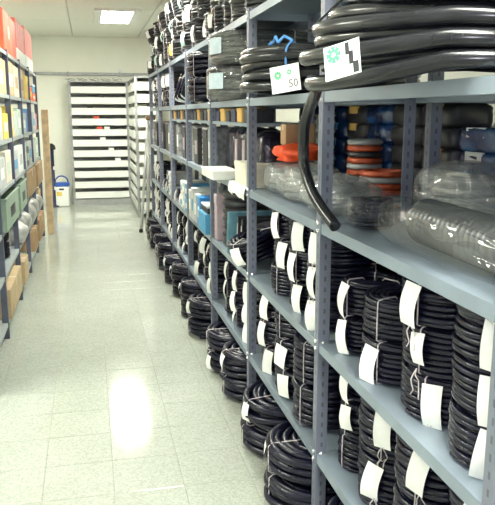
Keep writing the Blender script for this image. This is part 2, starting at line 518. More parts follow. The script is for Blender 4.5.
def tie_mesh(OD, d, nz, nr, m=None, r=0.0022):
    a = OD / 2 + 0.002; b = OD / 2 - nr * d - 0.002; h = nz * d * 0.98 + 0.003
    pts = [(a, 0, d * 0.4), (a + 0.001, 0, h * 0.5), (a, 0, h - d * 0.35), (a - d * 0.5, 0, h), (b + d * 0.5, 0, h), (b, 0, h - d * 0.4), (b, 0, d * 0.4), (b + d * 0.5, 0, 0.002), (a - d * 0.5, 0, 0.002)]
    return MB().tube(pts, r, 5, closed=True).mesh('tie', m or M_TIE)

def tag_mesh(w, h, bow, m, seed=0):
    """paper tag hanging in front of the coil: local X = outward, Z = up, hung from the top edge"""
    rr = random.Random(seed); tw = rr.uniform(-0.25, 0.25); b2 = rr.uniform(0.6, 1.3) * bow
    g = MB()
    def fn(off):
        def f(u, v):
            y = (u - 0.5) * w
            z = -v * h
            x = b2 * math.sin(v * PI * 0.9) + tw * y * (0.3 + v) + off
            return (x, y + 0.1 * tw * z, z)
        return f
    g.grid(fn(0.0), 3, 7); n = len(g.v)
    g.grid(fn(0.0012), 3, 7)
    return g.mesh('tag', m)

def loose_end_mesh(seed):
    rr = random.Random(seed)
    g = MB()
    for q in (-1, 1):
        p = [(0, 0, 0.0)]
        for i in range(1, 6):
            p.append((0.004 + 0.006 * math.sin(i * 1.3 + q), q * 0.004 * i * rr.uniform(0.3, 1.5), -0.016 * i))
        g.tube(p, 0.0018, 4)
    return g.mesh('loose_string', M_TIE)
LOOSE = [loose_end_mesh(i) for i in range(4)]

TYPES = {}
def coil_type(key, OD, d, nz, nr, m, n=3, seg=40, sides=6, rough=1.0):
    TYPES[key] = dict(OD=OD, d=d, nz=nz, h=nz * d * 0.98, wind=[winding_mesh(OD, d, nz, nr, 17 * i + len(TYPES), m, seg, sides, rough=rough) for i in range(n)],
                      tie=tie_mesh(OD, d, nz, nr))
coil_type('thin', 0.28, 0.0165, 8, 5, M_BLACK, 4)
coil_type('thin_tall', 0.275, 0.0165, 9, 5, M_BLACK, 3)
coil_type('medium', 0.285, 0.021, 9, 4, M_BLACK, 3)
coil_type('medium_low', 0.30, 0.0225, 6, 4, M_BLACK, 3)
coil_type('thick', 0.305, 0.026, 7, 3, M_BLACK, 3, rough=0.8)
coil_type('slim', 0.215, 0.0165, 8, 4, M_BLACK, 3)
coil_type('fat', 0.455, 0.034, 4, 5, M_BLACK, 4, rough=1.4)
coil_type('fatter', 0.42, 0.036, 4, 4, M_BLACK, 4, rough=1.4)
coil_type('far', 0.27, 0.024, 5, 4, M_BLACK, 3, seg=26, sides=5)
coil_type('far_grey', 0.28, 0.024, 7, 4, M_GREYBLACK, 4, seg=26, sides=5, rough=1.6)
coil_type('grey', 0.27, 0.024, 5, 4, M_GREYCON, 2, seg=32, sides=6)
TAGS = [tag_mesh(0.058, 0.118, 0.014, M_TAG, i) for i in range(6)]
TAGS_S = [tag_mesh(0.05, 0.085, 0.010, M_TAG, i + 20) for i in range(4)]
TAGS_W = [tag_mesh(0.075, 0.10, 0.010, M_TAG, i + 40) for i in range(3)]

BAY = ['nearest bay', 'second bay', 'third bay', 'fourth bay', 'fifth bay', 'sixth bay', 'farthest bay']
SHELFN = ['floor', 'lowest shelf', 'second shelf', 'third shelf', 'fourth shelf', 'top shelf']
ORD = ['nearest', 'second', 'third', 'fourth', 'fifth', 'sixth', 'seventh', 'eighth']
crng = random.Random(11)
def coil(kind, loc, label, group, tags=(), rz=None, tilt=(0, 0), tagset=None, ties=(0, 1.9, 3.9), tagm=None, loose=False, axis=None):
    T = TYPES[kind]
    t = thing('conduit_coil', label, 'coil', loc, 0, group)
    spin = crng.uniform(0, 6.28)
    link('winding', crng.choice(T['wind']), t, rot=(0, 0, spin))
    base = PI + (0.35 if rz is None else rz)          # the tagged tie faces the aisle
    for i, a in enumerate(ties):
        link('tie', T['tie'], t, rot=(0, 0, base + a + (crng.uniform(-0.15, 0.15) if i else 0)))
    for (ang, drop, w) in tags:
        S = {'n': TAGS, 's': TAGS_S, 'w': TAGS_W}[w]
        rad = T['OD'] / 2 + 0.005
        a = base + ang
        a += crng.uniform(-0.16, 0.16)
        link('tag', crng.choice(S), t, (rad * math.cos(a), rad * math.sin(a), T['h'] - drop), (crng.uniform(-0.2, 0.2), 0, a))
        if loose:
            link('loose_string', crng.choice(LOOSE), t, (rad * math.cos(a), rad * math.sin(a), T['h'] - drop - 0.1), (0, 0, a))
    t.rotation_euler = (tilt[0], tilt[1], 0)
    return t
def stack(bay, lev, order, x, y, kinds, tags, group=None, look=None, first=0.0, jitter=0.008, rz=None, loose=False):
    """coils lying one on another; tags = list (per coil, from the bottom) of tag lists"""
    z = LEV[lev] + first + 0.001
    n = len(kinds)
    for i, kd in enumerate(kinds):
        T = TYPES[kd]
        tier = 'only coil' if n == 1 else (['bottom', 'top'], ['bottom', 'middle', 'top'], ['bottom', 'second', 'third', 'top'], ['bottom', 'second', 'third', 'fourth', 'top'])[n - 2][i] + ' coil'
        tg = tags[i] if i < len(tags) else ()
        size = {'thin': 'thin', 'thin_tall': 'thin', 'slim': 'slim', 'medium': 'medium', 'medium_low': 'medium', 'thick': 'thick', 'fat': 'fat', 'fatter': 'fat', 'far': 'black', 'far_grey': 'grey-black', 'grey': 'grey'}[kd]
        if size not in ('black', 'grey-black', 'grey'): size += ' black'
        lab = '%s conduit, %s of %s stack, %s, %s of right rack' % (size, tier, order, SHELFN[lev], BAY[bay])
        gp = group or ('black conduit coils on the ' + SHELFN[lev])
        coil(kd, (x + crng.uniform(-jitter, jitter), y + crng.uniform(-jitter, jitter), z), lab, gp, tg, rz=rz + crng.uniform(-0.12, 0.12) if rz is not None else crng.uniform(-0.1, 0.7), loose=loose and bool(tg))
        z += T['h'] + 0.003

N = lambda a=0.0, dr=0.012: [(a, dr, 'n')]
S = lambda a=0.0, dr=0.012: [(a, dr, 's')]
W = lambda a=0.0, dr=0.02: [(a, dr, 'w')]
# second shelf (B to A), nearest bay
stack(0, 2, 'nearest', 0.965, 1.405, ['thin', 'thin', 'thin'], [N(), N(), N()], rz=0.62)
stack(0, 2, 'second', 0.965, 1.692, ['thin', 'thin', 'thin'], [N(), S(), N()], rz=0.52, loose=True)
stack(0, 2, 'third', 0.965, 1.976, ['thin', 'thin'], [N(), ()], rz=0.5)
stack(0, 2, 'fourth', 0.95, 2.222, ['slim', 'slim'], [N(), N()], rz=0.35)
# lowest shelf (C to B), nearest bay
stack(0, 1, 'nearest', 0.965, 1.385, ['medium', 'medium'], [(), N()], rz=0.5)
stack(0, 1, 'second', 0.965, 1.675, ['medium', 'medium'], [N(), N()], rz=0.55, loose=True)
stack(0, 1, 'third', 0.965, 1.963, ['medium', 'medium'], [N(), N()], rz=0.55, loose=True)
stack(0, 1, 'fourth', 0.95, 2.215, ['slim', 'slim', 'slim'], [(), S(), N()], rz=0.2)
# floor, nearest bay
stack(0, 0, 'nearest', 0.95, 1.46, ['fat', 'fat'], [(), ()], rz=0.4)
stack(0, 0, 'second', 0.95, 1.98, ['fat', 'fat'], [(), S()], rz=0.4)
# second bay
stack(1, 2, 'nearest', 0.955, 2.515, ['thin', 'thin', 'thin'], [N(), N(), N()], rz=0.30, loose=True)
stack(1, 2, 'second', 0.955, 2.80, ['thin', 'thin', 'thin'], [N(), N(), N()], rz=0.35)
stack(1, 2, 'third', 0.955, 3.085, ['thin', 'thin', 'thin'], [(), N(), N()], rz=0.35)
stack(1, 1, 'nearest', 0.945, 2.62, ['thick', 'thick'], [(), ()], rz=0.4, loose=True)
stack(1, 1, 'second', 0.945, 2.93, ['medium_low', 'medium_low', 'medium_low'], [W(), W(0.1), ()], rz=0.35)
stack(1, 1, 'third', 0.95, 3.24, ['medium_low', 'medium_low', 'medium_low'], [N(), N(), N()], rz=0.3)
stack(1, 0, 'nearest', 0.90, 2.60, ['fat', 'fat'], [(), S()], rz=0.1)
stack(1, 0, 'second', 0.90, 3.09, ['fat', 'fat'], [(), S()], rz=0.15)
# third bay
stack(2, 1, 'nearest', 0.95, 3.68, ['far', 'far', 'far'], [N(), N(), N()], rz=0.2)
stack(2, 1, 'second', 0.95, 3.96, ['far', 'far', 'far'], [N(), N(), N()], rz=0.2)
stack(2, 1, 'third', 0.95, 4.24, ['far', 'far', 'far'], [(), N(), N()], rz=0.2)
stack(2, 0, 'nearest', 0.90, 3.74, ['fatter', 'fatter'], [(), S()], rz=0.2)
stack(2, 0, 'second', 0.90, 4.16, ['fat', 'fat'], [S(), ()], rz=0.1)
for b in (3, 4, 5):
    for i in range(3):
        y = PY(b - 1) + 0.20 + i * 0.30
        tg = [[N(), N(), N()], [(), S(), N()], [N(), (), S()]][(i + b) % 3]
        stack(b, 1, ORD[i], 0.95, y, ['far', 'far', 'far'], tg, rz=0.15)
    for i in range(2):
        y = PY(b - 1) + 0.32 + i * 0.50
        stack(b, 0, ORD[i], 0.89, y, ['fat', 'fat'] if (i + b) % 2 else ['fatter', 'fatter'], [(), S()], rz=0.1)
    if b >= 4:
        for i in range(2):
            stack(b, 2, ['fourth', 'fifth'][i] if False else ORD[i + 2], 0.95, PY(b - 1) + 0.62 + i * 0.29, ['far'], [N()], rz=0.1)
# the farthest bay runs on to the last upright
# standing coil with a broad white band at the near end of the third bay
TYPES['thick']['size'] = 1
t = coil('medium_low', (0.90, 3.675, ZB + 0.05), 'black coil tipped forward with white tag beside the near upright, second shelf, third bay', None, W(-0.1, 0.015), rz=0.55)
t.rotation_euler = (0, R(-24), 0); t.location.z = ZB + 0.062

# fourth shelf and top shelf -------------------------------------------------
coil_type('wrapped', 0.60, 0.030, 6, 3, M_GREYBLACK, 2, seg=48)
coil_type('hose_stack', 0.50, 0.036, 5, 2, M_BLACK, 2, seg=44)
coil_type('heavy', 0.76, 0.038, 5, 2, M_BLACK2, 1, seg=56, sides=10)

film_shell = MB().lathe([(0.20, 0.0), (0.285, 0.0), (0.303, 0.015), (0.306, 0.09), (0.303, 0.163), (0.285, 0.18), (0.20, 0.182)], 40).mesh('plastic_wrap', MATS['wrap_film'])
M_PALEBL = mat('pale_blue_label', (0.50, 0.60, 0.68), 0.4, var=0.2, scale=14)
def patch_mesh(name, rad, w, h, m, z0, skew=0.0):
    g = MB()
    def f(u, v):
        a = (u - 0.5) * w / rad
        return (rad * math.cos(a), rad * math.sin(a) + skew * v, z0 + v * h)
    g.grid(f, 6, 2)
    return g.mesh(name, m)
lab_me = patch_mesh('label', 0.309, 0.14, 0.085, M_PALEBL, 0.06)
for i in range(2):
    t = coil('wrapped', (0.975 + 0.012 * i, 4.03 - 0.03 * i, ZT + 0.001 + i * 0.186), 'big coil in clear film with pale blue label, %s of pair, fourth shelf, third bay' % ('lower', 'upper')[i],
             'film-wrapped coils on the fourth shelf', (), rz=0.0)
    link('plastic_wrap', film_shell, t)
    link('label', lab_me, t, rot=(0, 0, PI + (0.42, 0.30)[i]))
for i in range(2):
    coil('hose_stack', (0.975, 5.2 + 0.02 * i, ZT + 0.001 + i * 0.181), 'thick black hose coil beside film-wrapped coils, %s of pair, fourth shelf, fourth bay' % ('lower', 'upper')[i], 'hose coils on the fourth shelf', (), rz=0.5)
# leaning ring coils between the fourth and the sixth bay
k = 0
for (y, yaw_, lean) in ((5.95, -0.25, 1.15), (6.22, -0.2, 1.22), (6.52, -0.15, 1.25)):
    t = coil('far', (0.93, y, ZT + 0.150), 'black coil on edge showing its open middle, %s from near upright, fourth shelf, fifth bay' % ('first', 'second', 'third')[k], 'coils standing on edge', S(0.3), rz=0.0)
    t.rotation_euler = (0, -lean, yaw_); k += 1
for b, ys in ((5, (7.12, 7.42, 7.72)), (6, (8.25, 8.55, 8.85))):
    for i, y in enumerate(ys):
        stack(b, 4, ORD[i], 0.95, y, ['far_grey', 'far_grey'], [S(), N(0.2)], rz=0.1)
# farthest bay
for i in range(3):
    y = PY(5) + 0.20 + i * 0.30
    stack(6, 1, ORD[i], 0.95, y, ['far', 'far', 'far'], [N(), S(), N()], rz=0.15)
    stack(6, 2, ORD[i], 0.95, y, ['far', 'far'], [S(), N()], rz=0.15)
for i in range(2): stack(6, 0, ORD[i], 0.89, PY(5) + 0.32 + i * 0.5, ['fatter', 'fatter'], [(), S()], rz=0.1)

M_TEALTAG = mat('teal_tag', (0.45, 0.66, 0.62), 0.5, var=0.1)
M_YTAG = mat('amber_tag', (0.85, 0.50, 0.10), 0.5)
TAGCOL = [TAGS, TAGS_S, [tag_mesh(0.05, 0.10, 0.02, M_TEALTAG, 61)], [tag_mesh(0.045, 0.11, 0.02, M_YTAG, 62)]]
trng = random.Random(5)
for b in range(2, 7):
    for i in range(4):
        y = PY(b - 1) + 0.15 + i * 0.285
        n = 3
        x = 0.945 if b < 7 else 0.95
        z = ZU + 0.002
        for kx in range(n):
            tier = ('bottom', 'middle', 'top')[kx]
            lab = 'grey-black conduit coil, %s of the %s pile, top shelf, %s of right rack' % (tier, ORD[i], BAY[b])
            t = coil('far_grey', (x + trng.uniform(-0.05, 0.03), y + trng.uniform(-0.012, 0.012), z), lab, 'conduit coils piled on the top shelf', (), rz=0.2, tilt=(trng.uniform(-0.05, 0.05), trng.uniform(-0.06, 0.02)) if kx < 2 else (trng.uniform(-0.2, 0.2), trng.uniform(-0.35, 0.1)))
            if kx == 2: t.location.z += 0.03
            z += TYPES['far_grey']['h'] + 0.004
            r_ = TYPES['far_grey']['OD'] / 2 + 0.005
            for _ in range(1 if trng.random() < 0.6 else 0):
                ts = trng.choices(TAGCOL, (4, 3, 2, 0.5))[0]
                a = PI + trng.uniform(0.0, 0.8)
                link('tag', trng.choice(ts), t, (r_ * math.cos(a), r_ * math.sin(a), TYPES['far_grey']['h'] - 0.01), (0, 0, a))

# text on the tags
def text_mesh(txt, size, m, name='print'):
    cu = bpy.data.curves.new(name, 'FONT'); cu.body = txt; cu.size = size; cu.extrude = 0.0004; cu.align_x = 'CENTER'; cu.align_y = 'CENTER'
    cu.resolution_u = 2
    o = bpy.data.objects.new(name, cu); col.objects.link(o)
    bpy.context.view_layer.update()
    dg = bpy.context.evaluated_depsgraph_get()
    me = bpy.data.meshes.new_from_object(o.evaluated_get(dg))
    me.name = name
    bpy.data.objects.remove(o); bpy.data.curves.remove(cu)
    me.materials.clear(); me.materials.append(m)
    return me
def rosette_mesh(r, name='emblem'):
    """green eight-armed flower emblem, flat print"""
    g = MB(); n = 0
    for i in range(8):
        a = i * PI / 4; w = 0.30 * r
        c, s = math.cos(a), math.sin(a); px, py = -s, c
        p = [(0.30 * r * c + px * w * 0.5, 0.30 * r * s + py * w * 0.5), (0.30 * r * c - px * w * 0.5, 0.30 * r * s - py * w * 0.5), (r * c - px * w, r * s - py * w), (r * c + px * w, r * s + py * w)]
        b = len(g.v); g.v += [(x, y, 0.0) for x, y in p]; g.v += [(x, y, 0.0005) for x, y in p]
        g.quadf((b + 4, b + 5, b + 6, b + 7)); g.quadf((b, b + 3, b + 2, b + 1))
    return g.mesh(name, M_GREEN)

# heavy coil on the fourth shelf, second bay
t = coil('heavy', (1.01, 2.915, ZT + 0.001), 'large coil of smooth black pipe with white tag on blue string, fourth shelf', None, (), rz=0.4, ties=())
Rh = 0.383
ang = PI + 0.80
tg = thing_part = MB()
tw, th = 0.125, 0.10
g = MB().box(-tw / 2, tw / 2, -th / 2, th / 2, 0, 0.0015, bev=0.0004)
card = g.build('tag', M_TAG, t)
def hang(o, root_r, a, z, roll, off=0.004, lean=0.0):
    n = Vector((math.cos(a), math.sin(a), 0)); tx = Vector((-math.sin(a), math.cos(a), 0)); up = Vector((0, 0, 1))
    # seen from outside: local x runs to the viewer's right
    m3 = Matrix((tx, up, tx.cross(up))).transposed()
    if m3.col[2].dot(n) < 0: m3 = Matrix((-tx, up, n)).transposed()
    m4 = Matrix.Translation(n * (root_r + off) + up * z) @ m3.to_4x4() @ Matrix.Rotation(lean, 4, 'X') @ Matrix.Rotation(roll, 4, 'Z')
    o.matrix_local = m4
hang(card, Rh, ang, 0.055, R(8))
link('emblem', rosette_mesh(0.016), card, (-0.03, 0.016, 0.0016))
link('emblem', rosette_mesh(0.010), card, (0.02, 0.022, 0.0016))
link('print', text_mesh('50', 0.042, M_INK), card, (0.033, -0.022, 0.0016))
g = MB().tube([(Rh + 0.003, 0, -0.01 + 0.115), (Rh - 0.0, 0, 0.165), (Rh - 0.03, 0.005, 0.195), (Rh - 0.09, 0.0, 0.19), (Rh - 0.1, 0, 0.10)], 0.004, 6)
o = g.build('blue_string', M_TIEB, t); o.rotation_euler = (0, 0, ang)
g = MB()
for q in (-1, 1): g.tube([(Rh - 0.02, 0.0, 0.192), (Rh - 0.03, 0.02 * q, 0.215), (Rh - 0.05, 0.045 * q, 0.20), (Rh - 0.03, 0.05 * q, 0.188)], 0.006, 6)
o = g.build('string_bow', M_TIEB, t); o.rotation_euler = (0, 0, ang - 0.13)

# thick hose coil overhanging the front edge, fourth shelf, nearest bay
t = thing('hose_coil', 'thick glossy black hose coil overhanging the fourth shelf, nearest bay, tail hanging down', 'coil', (1.0, 1.73, ZT))
HD = 0.041
hr = random.Random(8)
pts = []
loops = [(0.425, 0.000, 0.0, 0.0, 0.025), (0.432, 0.033, 0.0, 0.0, 0.05), (0.41, 0.066, 0.0, -0.02, 0.08), (0.365, 0.098, 0.01, -0.07, 0.115), (0.355, 0.130, 0.01, -0.09, 0.145), (0.35, 0.162, 0.015, -0.10, 0.165), (0.345, 0.194, 0.02, -0.11, 0.175), (0.34, 0.226, 0.02, -0.115, 0.18), (0.335, 0.258, 0.03, -0.12, 0.18)]
SEG = 48
start = 2.75           # where the tail leaves the coil (far left)
def hose_point(k, q, dr=0.0, dz=0.0):
    a, b = loops[k], loops[min(k + 1, len(loops) - 1)]
    th = start + 2 * PI * q
    e = q * q * (3 - 2 * q)
    r_, zz, ox, oy, ti = (a[i] + (b[i] - a[i]) * e for i in range(5))
    wob = 0.010 * math.sin(2 * th + k * 1.7) * min(1, k)
    zt = ti * (0.5 + 0.5 * math.sin(th - 0.75))
    over = max(0.0, (-math.cos(th) - 0.60) / 0.40)          # sags where it hangs over the shelf edge
    zt -= 0.045 * over * max(0.0, 1 - (k + q) / 4.5) * (1 if dr == 0 else 0.3)
    return (ox + (r_ + wob - dr) * math.cos(th), oy + (r_ + wob - dr) * math.sin(th), HD / 2 + 0.002 + zz + zt + dz)
for k in range(len(loops)):
    for s_ in range(SEG): pts.append(hose_point(k, s_ / SEG))
MB().tube(pts, HD / 2, 12).build('winding', M_BLACK2, t)
for lay in (1, 2, 3):     # inner layers of loops fill the coil
    pts = []
    for k in range(len(loops) - 1):
        for s_ in range(40): pts.append(hose_point(k, s_ / 40, 0.040 * lay, 0.018 * (lay % 2)))
    MB().tube(pts, HD / 2, 8).build('inner_winding', M_BLACK2, t)
p0 = Vector(hose_point(0, 0.0))
world_tail = [(0.665, 2.03, 1.690), (0.695, 2.13, 1.662), (0.71, 2.235, 1.618), (0.715, 2.30, 1.560), (0.72, 2.325, 1.49), (0.722, 2.315, 1.42), (0.728, 2.245, 1.345), (0.738, 2.15, 1.29), (0.75, 2.07, 1.252)]
tail = [p0] + [Vector(p) - Vector((1.0, 1.73, ZT)) for p in world_tail]
def smooth(P, n=5):
    out = []
    for i in range(len(P) - 1):
        a = P[max(i - 1, 0)]; b = P[i]; c = P[i + 1]; d = P[min(i + 2, len(P) - 1)]
        for k in range(n):
            u = k / n
            out.append(0.5 * ((2 * b) + (c - a) * u + (2 * a - 5 * b + 4 * c - d) * u * u + (3 * b - a - 3 * c + d) * u ** 3))
    out.append(P[-1]); return out
MB().tube(smooth(tail), HD / 2 * 0.92, 12).build('tail', M_BLACK2, t)
# black cord binding the loops
for q_ in (0.0, 0.35):
    P = [Vector(hose_point(k, q_)) for k in (2, 3, 4, 5, 6, 7)]
    c = Vector((0, 0, 0)); pts = []
    for p in P:
        d = Vector((p.x, p.y, 0)).normalized(); pts.append(p + d * (HD / 2 + 0.004))
    d = Vector((P[-1].x, P[-1].y, 0)).normalized()
    pts += [P[-1] + Vector((0, 0, HD / 2 + 0.05)), P[-1] - d * 0.12 + Vector((0, 0, HD / 2 + 0.05)), P[0] - d * 0.13]
    MB().tube(pts, 0.004, 6, closed=True).build('tie', M_RUB, t)
g = MB(); tw, th_ = 0.090, 0.074
g.box(-tw / 2, tw / 2, -th_ / 2, th_ / 2, 0, 0.0015, bev=0.0004)
card = g.build('tag', M_TAGG, t)
hang(card, 0.0, PI + 0.62, 0.055, R(12), off=0.0, lean=R(-8))
card.location = Vector((0.535, 1.46, 1.713)) - Vector((1.0, 1.73, ZT))
link('emblem', rosette_mesh(0.018), card, (-0.020, 0.016, 0.0016))
g = MB()
for (x0_, y0_, x1_, y1_) in ((0.010, 0.008, 0.020, 0.034), (0.018, -0.014, 0.029, 0.014), (0.027, -0.034, 0.041, -0.010)): g.box(x0_, x1_, y0_, y1_, 0.0015, 0.002)
g.build('print', M_INK, card)

# ------------------------------------------------------------------ bags, boxes
def bag_mesh(name, sx, sy, sz, m, seed, wr=0.10, nu=30, nv=18, pinch=None, boxy=0.78):
    """lumpy tied bag lying on its flattened underside; sizes are full extents, base at z = 0"""
    g = MB(); off = Vector((seed * 3.7, seed * 1.3, seed * 2.1))
    for i in range(nv + 1):
        ph = PI * i / nv
        for j in range(nu):
            th = 2 * PI * j / nu
            d = Vector((math.sin(ph) * math.cos(th), math.sin(ph) * math.sin(th), math.cos(ph)))
            e = Vector((math.copysign(abs(d.x) ** boxy, d.x), math.copysign(abs(d.y) ** boxy, d.y), math.copysign(abs(d.z) ** boxy, d.z)))
            n = noise.noise(d * 1.8 + off) * 1.0 + noise.noise(Vector((d.x * 5, d.y * 2.2, d.z * 5)) + off) * 0.4 + abs(noise.noise(Vector((d.x * 8, d.y * 3, d.z * 8)) + off)) * 0.25
            k = 1 + wr * n
            p = Vector((e.x * sx / 2 * k, e.y * sy / 2 * k, e.z * sz / 2 * k))
            if pinch:
                q = max(0.0, (p.y * pinch) / (sy / 2) - 0.45)
                f = max(0.22, 1 - 1.45 * q)
                p.x *= f; p.z = p.z * f - (1 - f) * sz * 0.12
            z = max(p.z + sz / 2 * 0.86, 0.0)
            g.v.append((p.x, p.y, z))
    for i in range(nv):
        for j in range(nu):
            a = i * nu + j; b = i * nu + (j + 1) % nu
            g.quadf((a, a + nu, b + nu, b), None, True)
    return g.mesh(name, m)
def bag(label, loc, size, m, seed, rz=0, group=None, cat='bag', pinch=None, knot=False, wr=0.1, boxy=0.78):
    t = thing('plastic_bag', label, cat, loc, rz, group)
    link('bag_film', bag_mesh('bag_film', *size, m, seed, wr=wr, pinch=pinch, boxy=boxy), t)
    if pinch:
        g = MB(); y = pinch * size[1] / 2
        def f(u, v):
            a = u * 2 * PI
            r_ = 0.012 + 0.05 * v * v + 0.008 * math.sin(5 * a)
            return (r_ * math.cos(a), y + pinch * (v * 0.09 - 0.03), size[2] * 0.28 + r_ * math.sin(a) * 0.6)
        g.grid(f, 14, 4)
        g.build('gathered_neck', m, t)
    return t
def ribbed_tube(n, r, pitch, m, name='ribbed_tube', amp=0.008, seg=22):
    prof = []
    for i in range(n * 4 + 1):
        q = i / 4
        prof.append((r + amp * math.cos(2 * PI * q), (q - n / 2) * pitch))
    prof = [(0.6 * r, -n / 2 * pitch)] + prof + [(0.6 * r, n / 2 * pitch)]
    return MB().lathe(prof, seg, axis='Y', closed_prof=True).mesh(name, m)
CF, MF = MATS['clear_film'], MATS['milky_film']
bag('clear plastic bag around a ribbed grey hose at front of third shelf, nearest bay', (0.945, 1.70, ZA + 0.002), (0.275, 0.98, 0.17), CF, 3, rz=-0.03, pinch=1)
t = thing('ribbed_hose', 'ribbed grey hose lying inside the front clear plastic bag, third shelf', 'hose', (0.94, 1.62, ZA + 0.075), -0.03)
link('hose_wall', ribbed_tube(17, 0.056, 0.026, mat('dark_grey_hose', (0.09, 0.092, 0.096), 0.25, spec=0.7), 'hose_wall', amp=0.011), t)
M_BORE = mat('dark_bore', (0.03, 0.03, 0.032), 0.6)
for q in (-1, 1):
    MB().lathe([(0.0, 0.0), (0.034, 0.0)], 18, (0, q * 17 / 2 * 0.026 * 0.96, 0), axis='Y').build('bore', M_BORE, t)
bag('bulging clear plastic bag behind the front bag, third shelf, nearest bay', (1.21, 2.06, ZA + 0.002), (0.27, 0.48, 0.25), film_mat('hazy_film', (0.96, 0.965, 0.965), 0.06, 0.12, 0.19), 7, rz=0.1, pinch=-1, wr=0.07)
coil('grey', (1.21, 2.08, ZA + 0.04), 'grey conduit coil inside the bulging clear bag, lower one, nearest bay', 'grey coils in clear bags', (), ties=(), rz=0.3).scale = (0.85, 0.85, 1.2)
t = thing('pipe_elbow', 'short grey pipe coil end with bright ring inside bulging clear bag', 'pipe', (1.06, 1.96, ZA + 0.125)) if False else None
bag('whitish plastic bag at the right, behind the front bag, third shelf', (1.25, 1.58, ZA + 0.002), (0.25, 0.42, 0.22), MF, 12, wr=0.08)
bag('low crumpled clear bag over dark hose, left of the bulging bag, third shelf', (0.93, 2.22, ZA + 0.002), (0.2, 0.19, 0.14), CF, 15, wr=0.12)
coil('slim', (0.93, 2.22, ZA + 0.006), 'dark hose coil inside the low crumpled bag, third shelf', None, (), ties=(), rz=0.3, tilt=(0, 0)).scale = (0.72, 0.72, 0.72)
# second bay: cloudy bags over grey coils
bag('cloudy plastic bag of grey conduit beside the near upright, third shelf, second bay', (0.96, 2.60, ZA + 0.002), (0.27, 0.42, 0.155), MF, 22, wr=0.12)
coil('grey', (0.96, 2.60, ZA + 0.012), 'grey conduit coil in the cloudy bag by near upright, third shelf, second bay', 'grey coils in cloudy bags', (), ties=(), rz=0.3).scale = (0.85, 0.85, 0.9)
bag('cloudy plastic bag of grey conduit in the middle of third shelf, second bay', (0.96, 2.99, ZA + 0.002), (0.27, 0.38, 0.175), MF, 25, wr=0.12)
coil('grey', (0.96, 2.99, ZA + 0.012), 'grey conduit coil in the middle cloudy bag, third shelf, second bay', 'grey coils in cloudy bags', (), ties=(), rz=0.3).scale = (0.85, 0.85, 1.0)
bag('cloudy plastic bag of grey conduit below the orange bag, third shelf, second bay', (0.97, 3.32, ZA + 0.002), (0.27, 0.27, 0.17), MF, 28, wr=0.1)
coil('grey', (0.97, 3.32, ZA + 0.012), 'grey conduit coil in the cloudy bag below orange bag, third shelf, second bay', 'grey coils in cloudy bags', (), ties=(), rz=0.3).scale = (0.8, 0.8, 1.0)
bag('crumpled orange-red plastic bag under the small cardboard box, third shelf, second bay', (1.0, 3.27, ZA + 0.160), (0.25, 0.24, 0.085), M_ORBAG, 31, wr=0.32)

def carton(label, loc, size, m, rz=0, group=None, tape=None, lab=None, cat='box', name='cardboard_box', lid=None, front='x'):
    """box with base at z = 0: body, lid flaps seam with tape, printed label on the aisle face"""
    sx, sy, sz = size
    t = thing(name, label, cat, loc, rz, group)
    b = min(0.004, sz * 0.08)
    MB().box(-sx / 2, sx / 2, -sy / 2, sy / 2, 0, sz, bev=b).build('body', m, t)
    if tape: MB().box(-sx / 2 - 0.0008, sx / 2 + 0.0008, -min(0.024, sy * 0.12), min(0.024, sy * 0.12), sz * 0.72, sz + 0.0008).build('tape', tape, t)
    if lid: MB().box(-sx / 2 - 0.003, sx / 2 + 0.003, -sy / 2 - 0.003, sy / 2 + 0.003, sz * 0.78, sz + 0.004, bev=b).build('lid', lid, t)
    if lab:
        h = 0.26
        f = MB().box(-sx / 2 - 0.0012, -sx / 2, -sy * 0.28, sy * 0.28, sz * 0.28, sz * 0.66)
        f.build('label', lab, t)
    return t
carton('small brown cardboard box on the orange-red bag, third shelf, second bay', (1.0, 3.33, ZA + 0.233), (0.15, 0.09, 0.10), M_CARD, tape=M_TAPE)
# columns of little silver spools at the back of the second bay
M_SILV = mat('silver_spool', (0.55, 0.55, 0.52), 0.3, metal=0.4, var=0.3, scale=30)
sp_me = MB().lathe([(0.010, 0), (0.036, 0), (0.036, 0.007), (0.024, 0.011), (0.024, 0.030), (0.036, 0.034), (0.036, 0.041), (0.010, 0.041)], 16, closed_prof=True).mesh('spool', M_SILV)
for c_, (x, y) in enumerate(((1.215, 3.63), (1.235, 3.55))):
    for i in range(9):
        o = link('spool', sp_me, None, (x, y, ZA + 0.001 + i * 0.042))
        tag(o, 'small silver spool, number %d up the %s column, behind second bay' % (i + 1, ('left', 'right')[c_]) if False else '%s silver spool up from the shelf, %s column beside brown box' % (['lowest', 'second', 'third', 'fourth', 'fifth', 'sixth', 'seventh', 'eighth', 'topmost'][i], ('left', 'right')[c_]), 'spool', 'silver spools in columns')
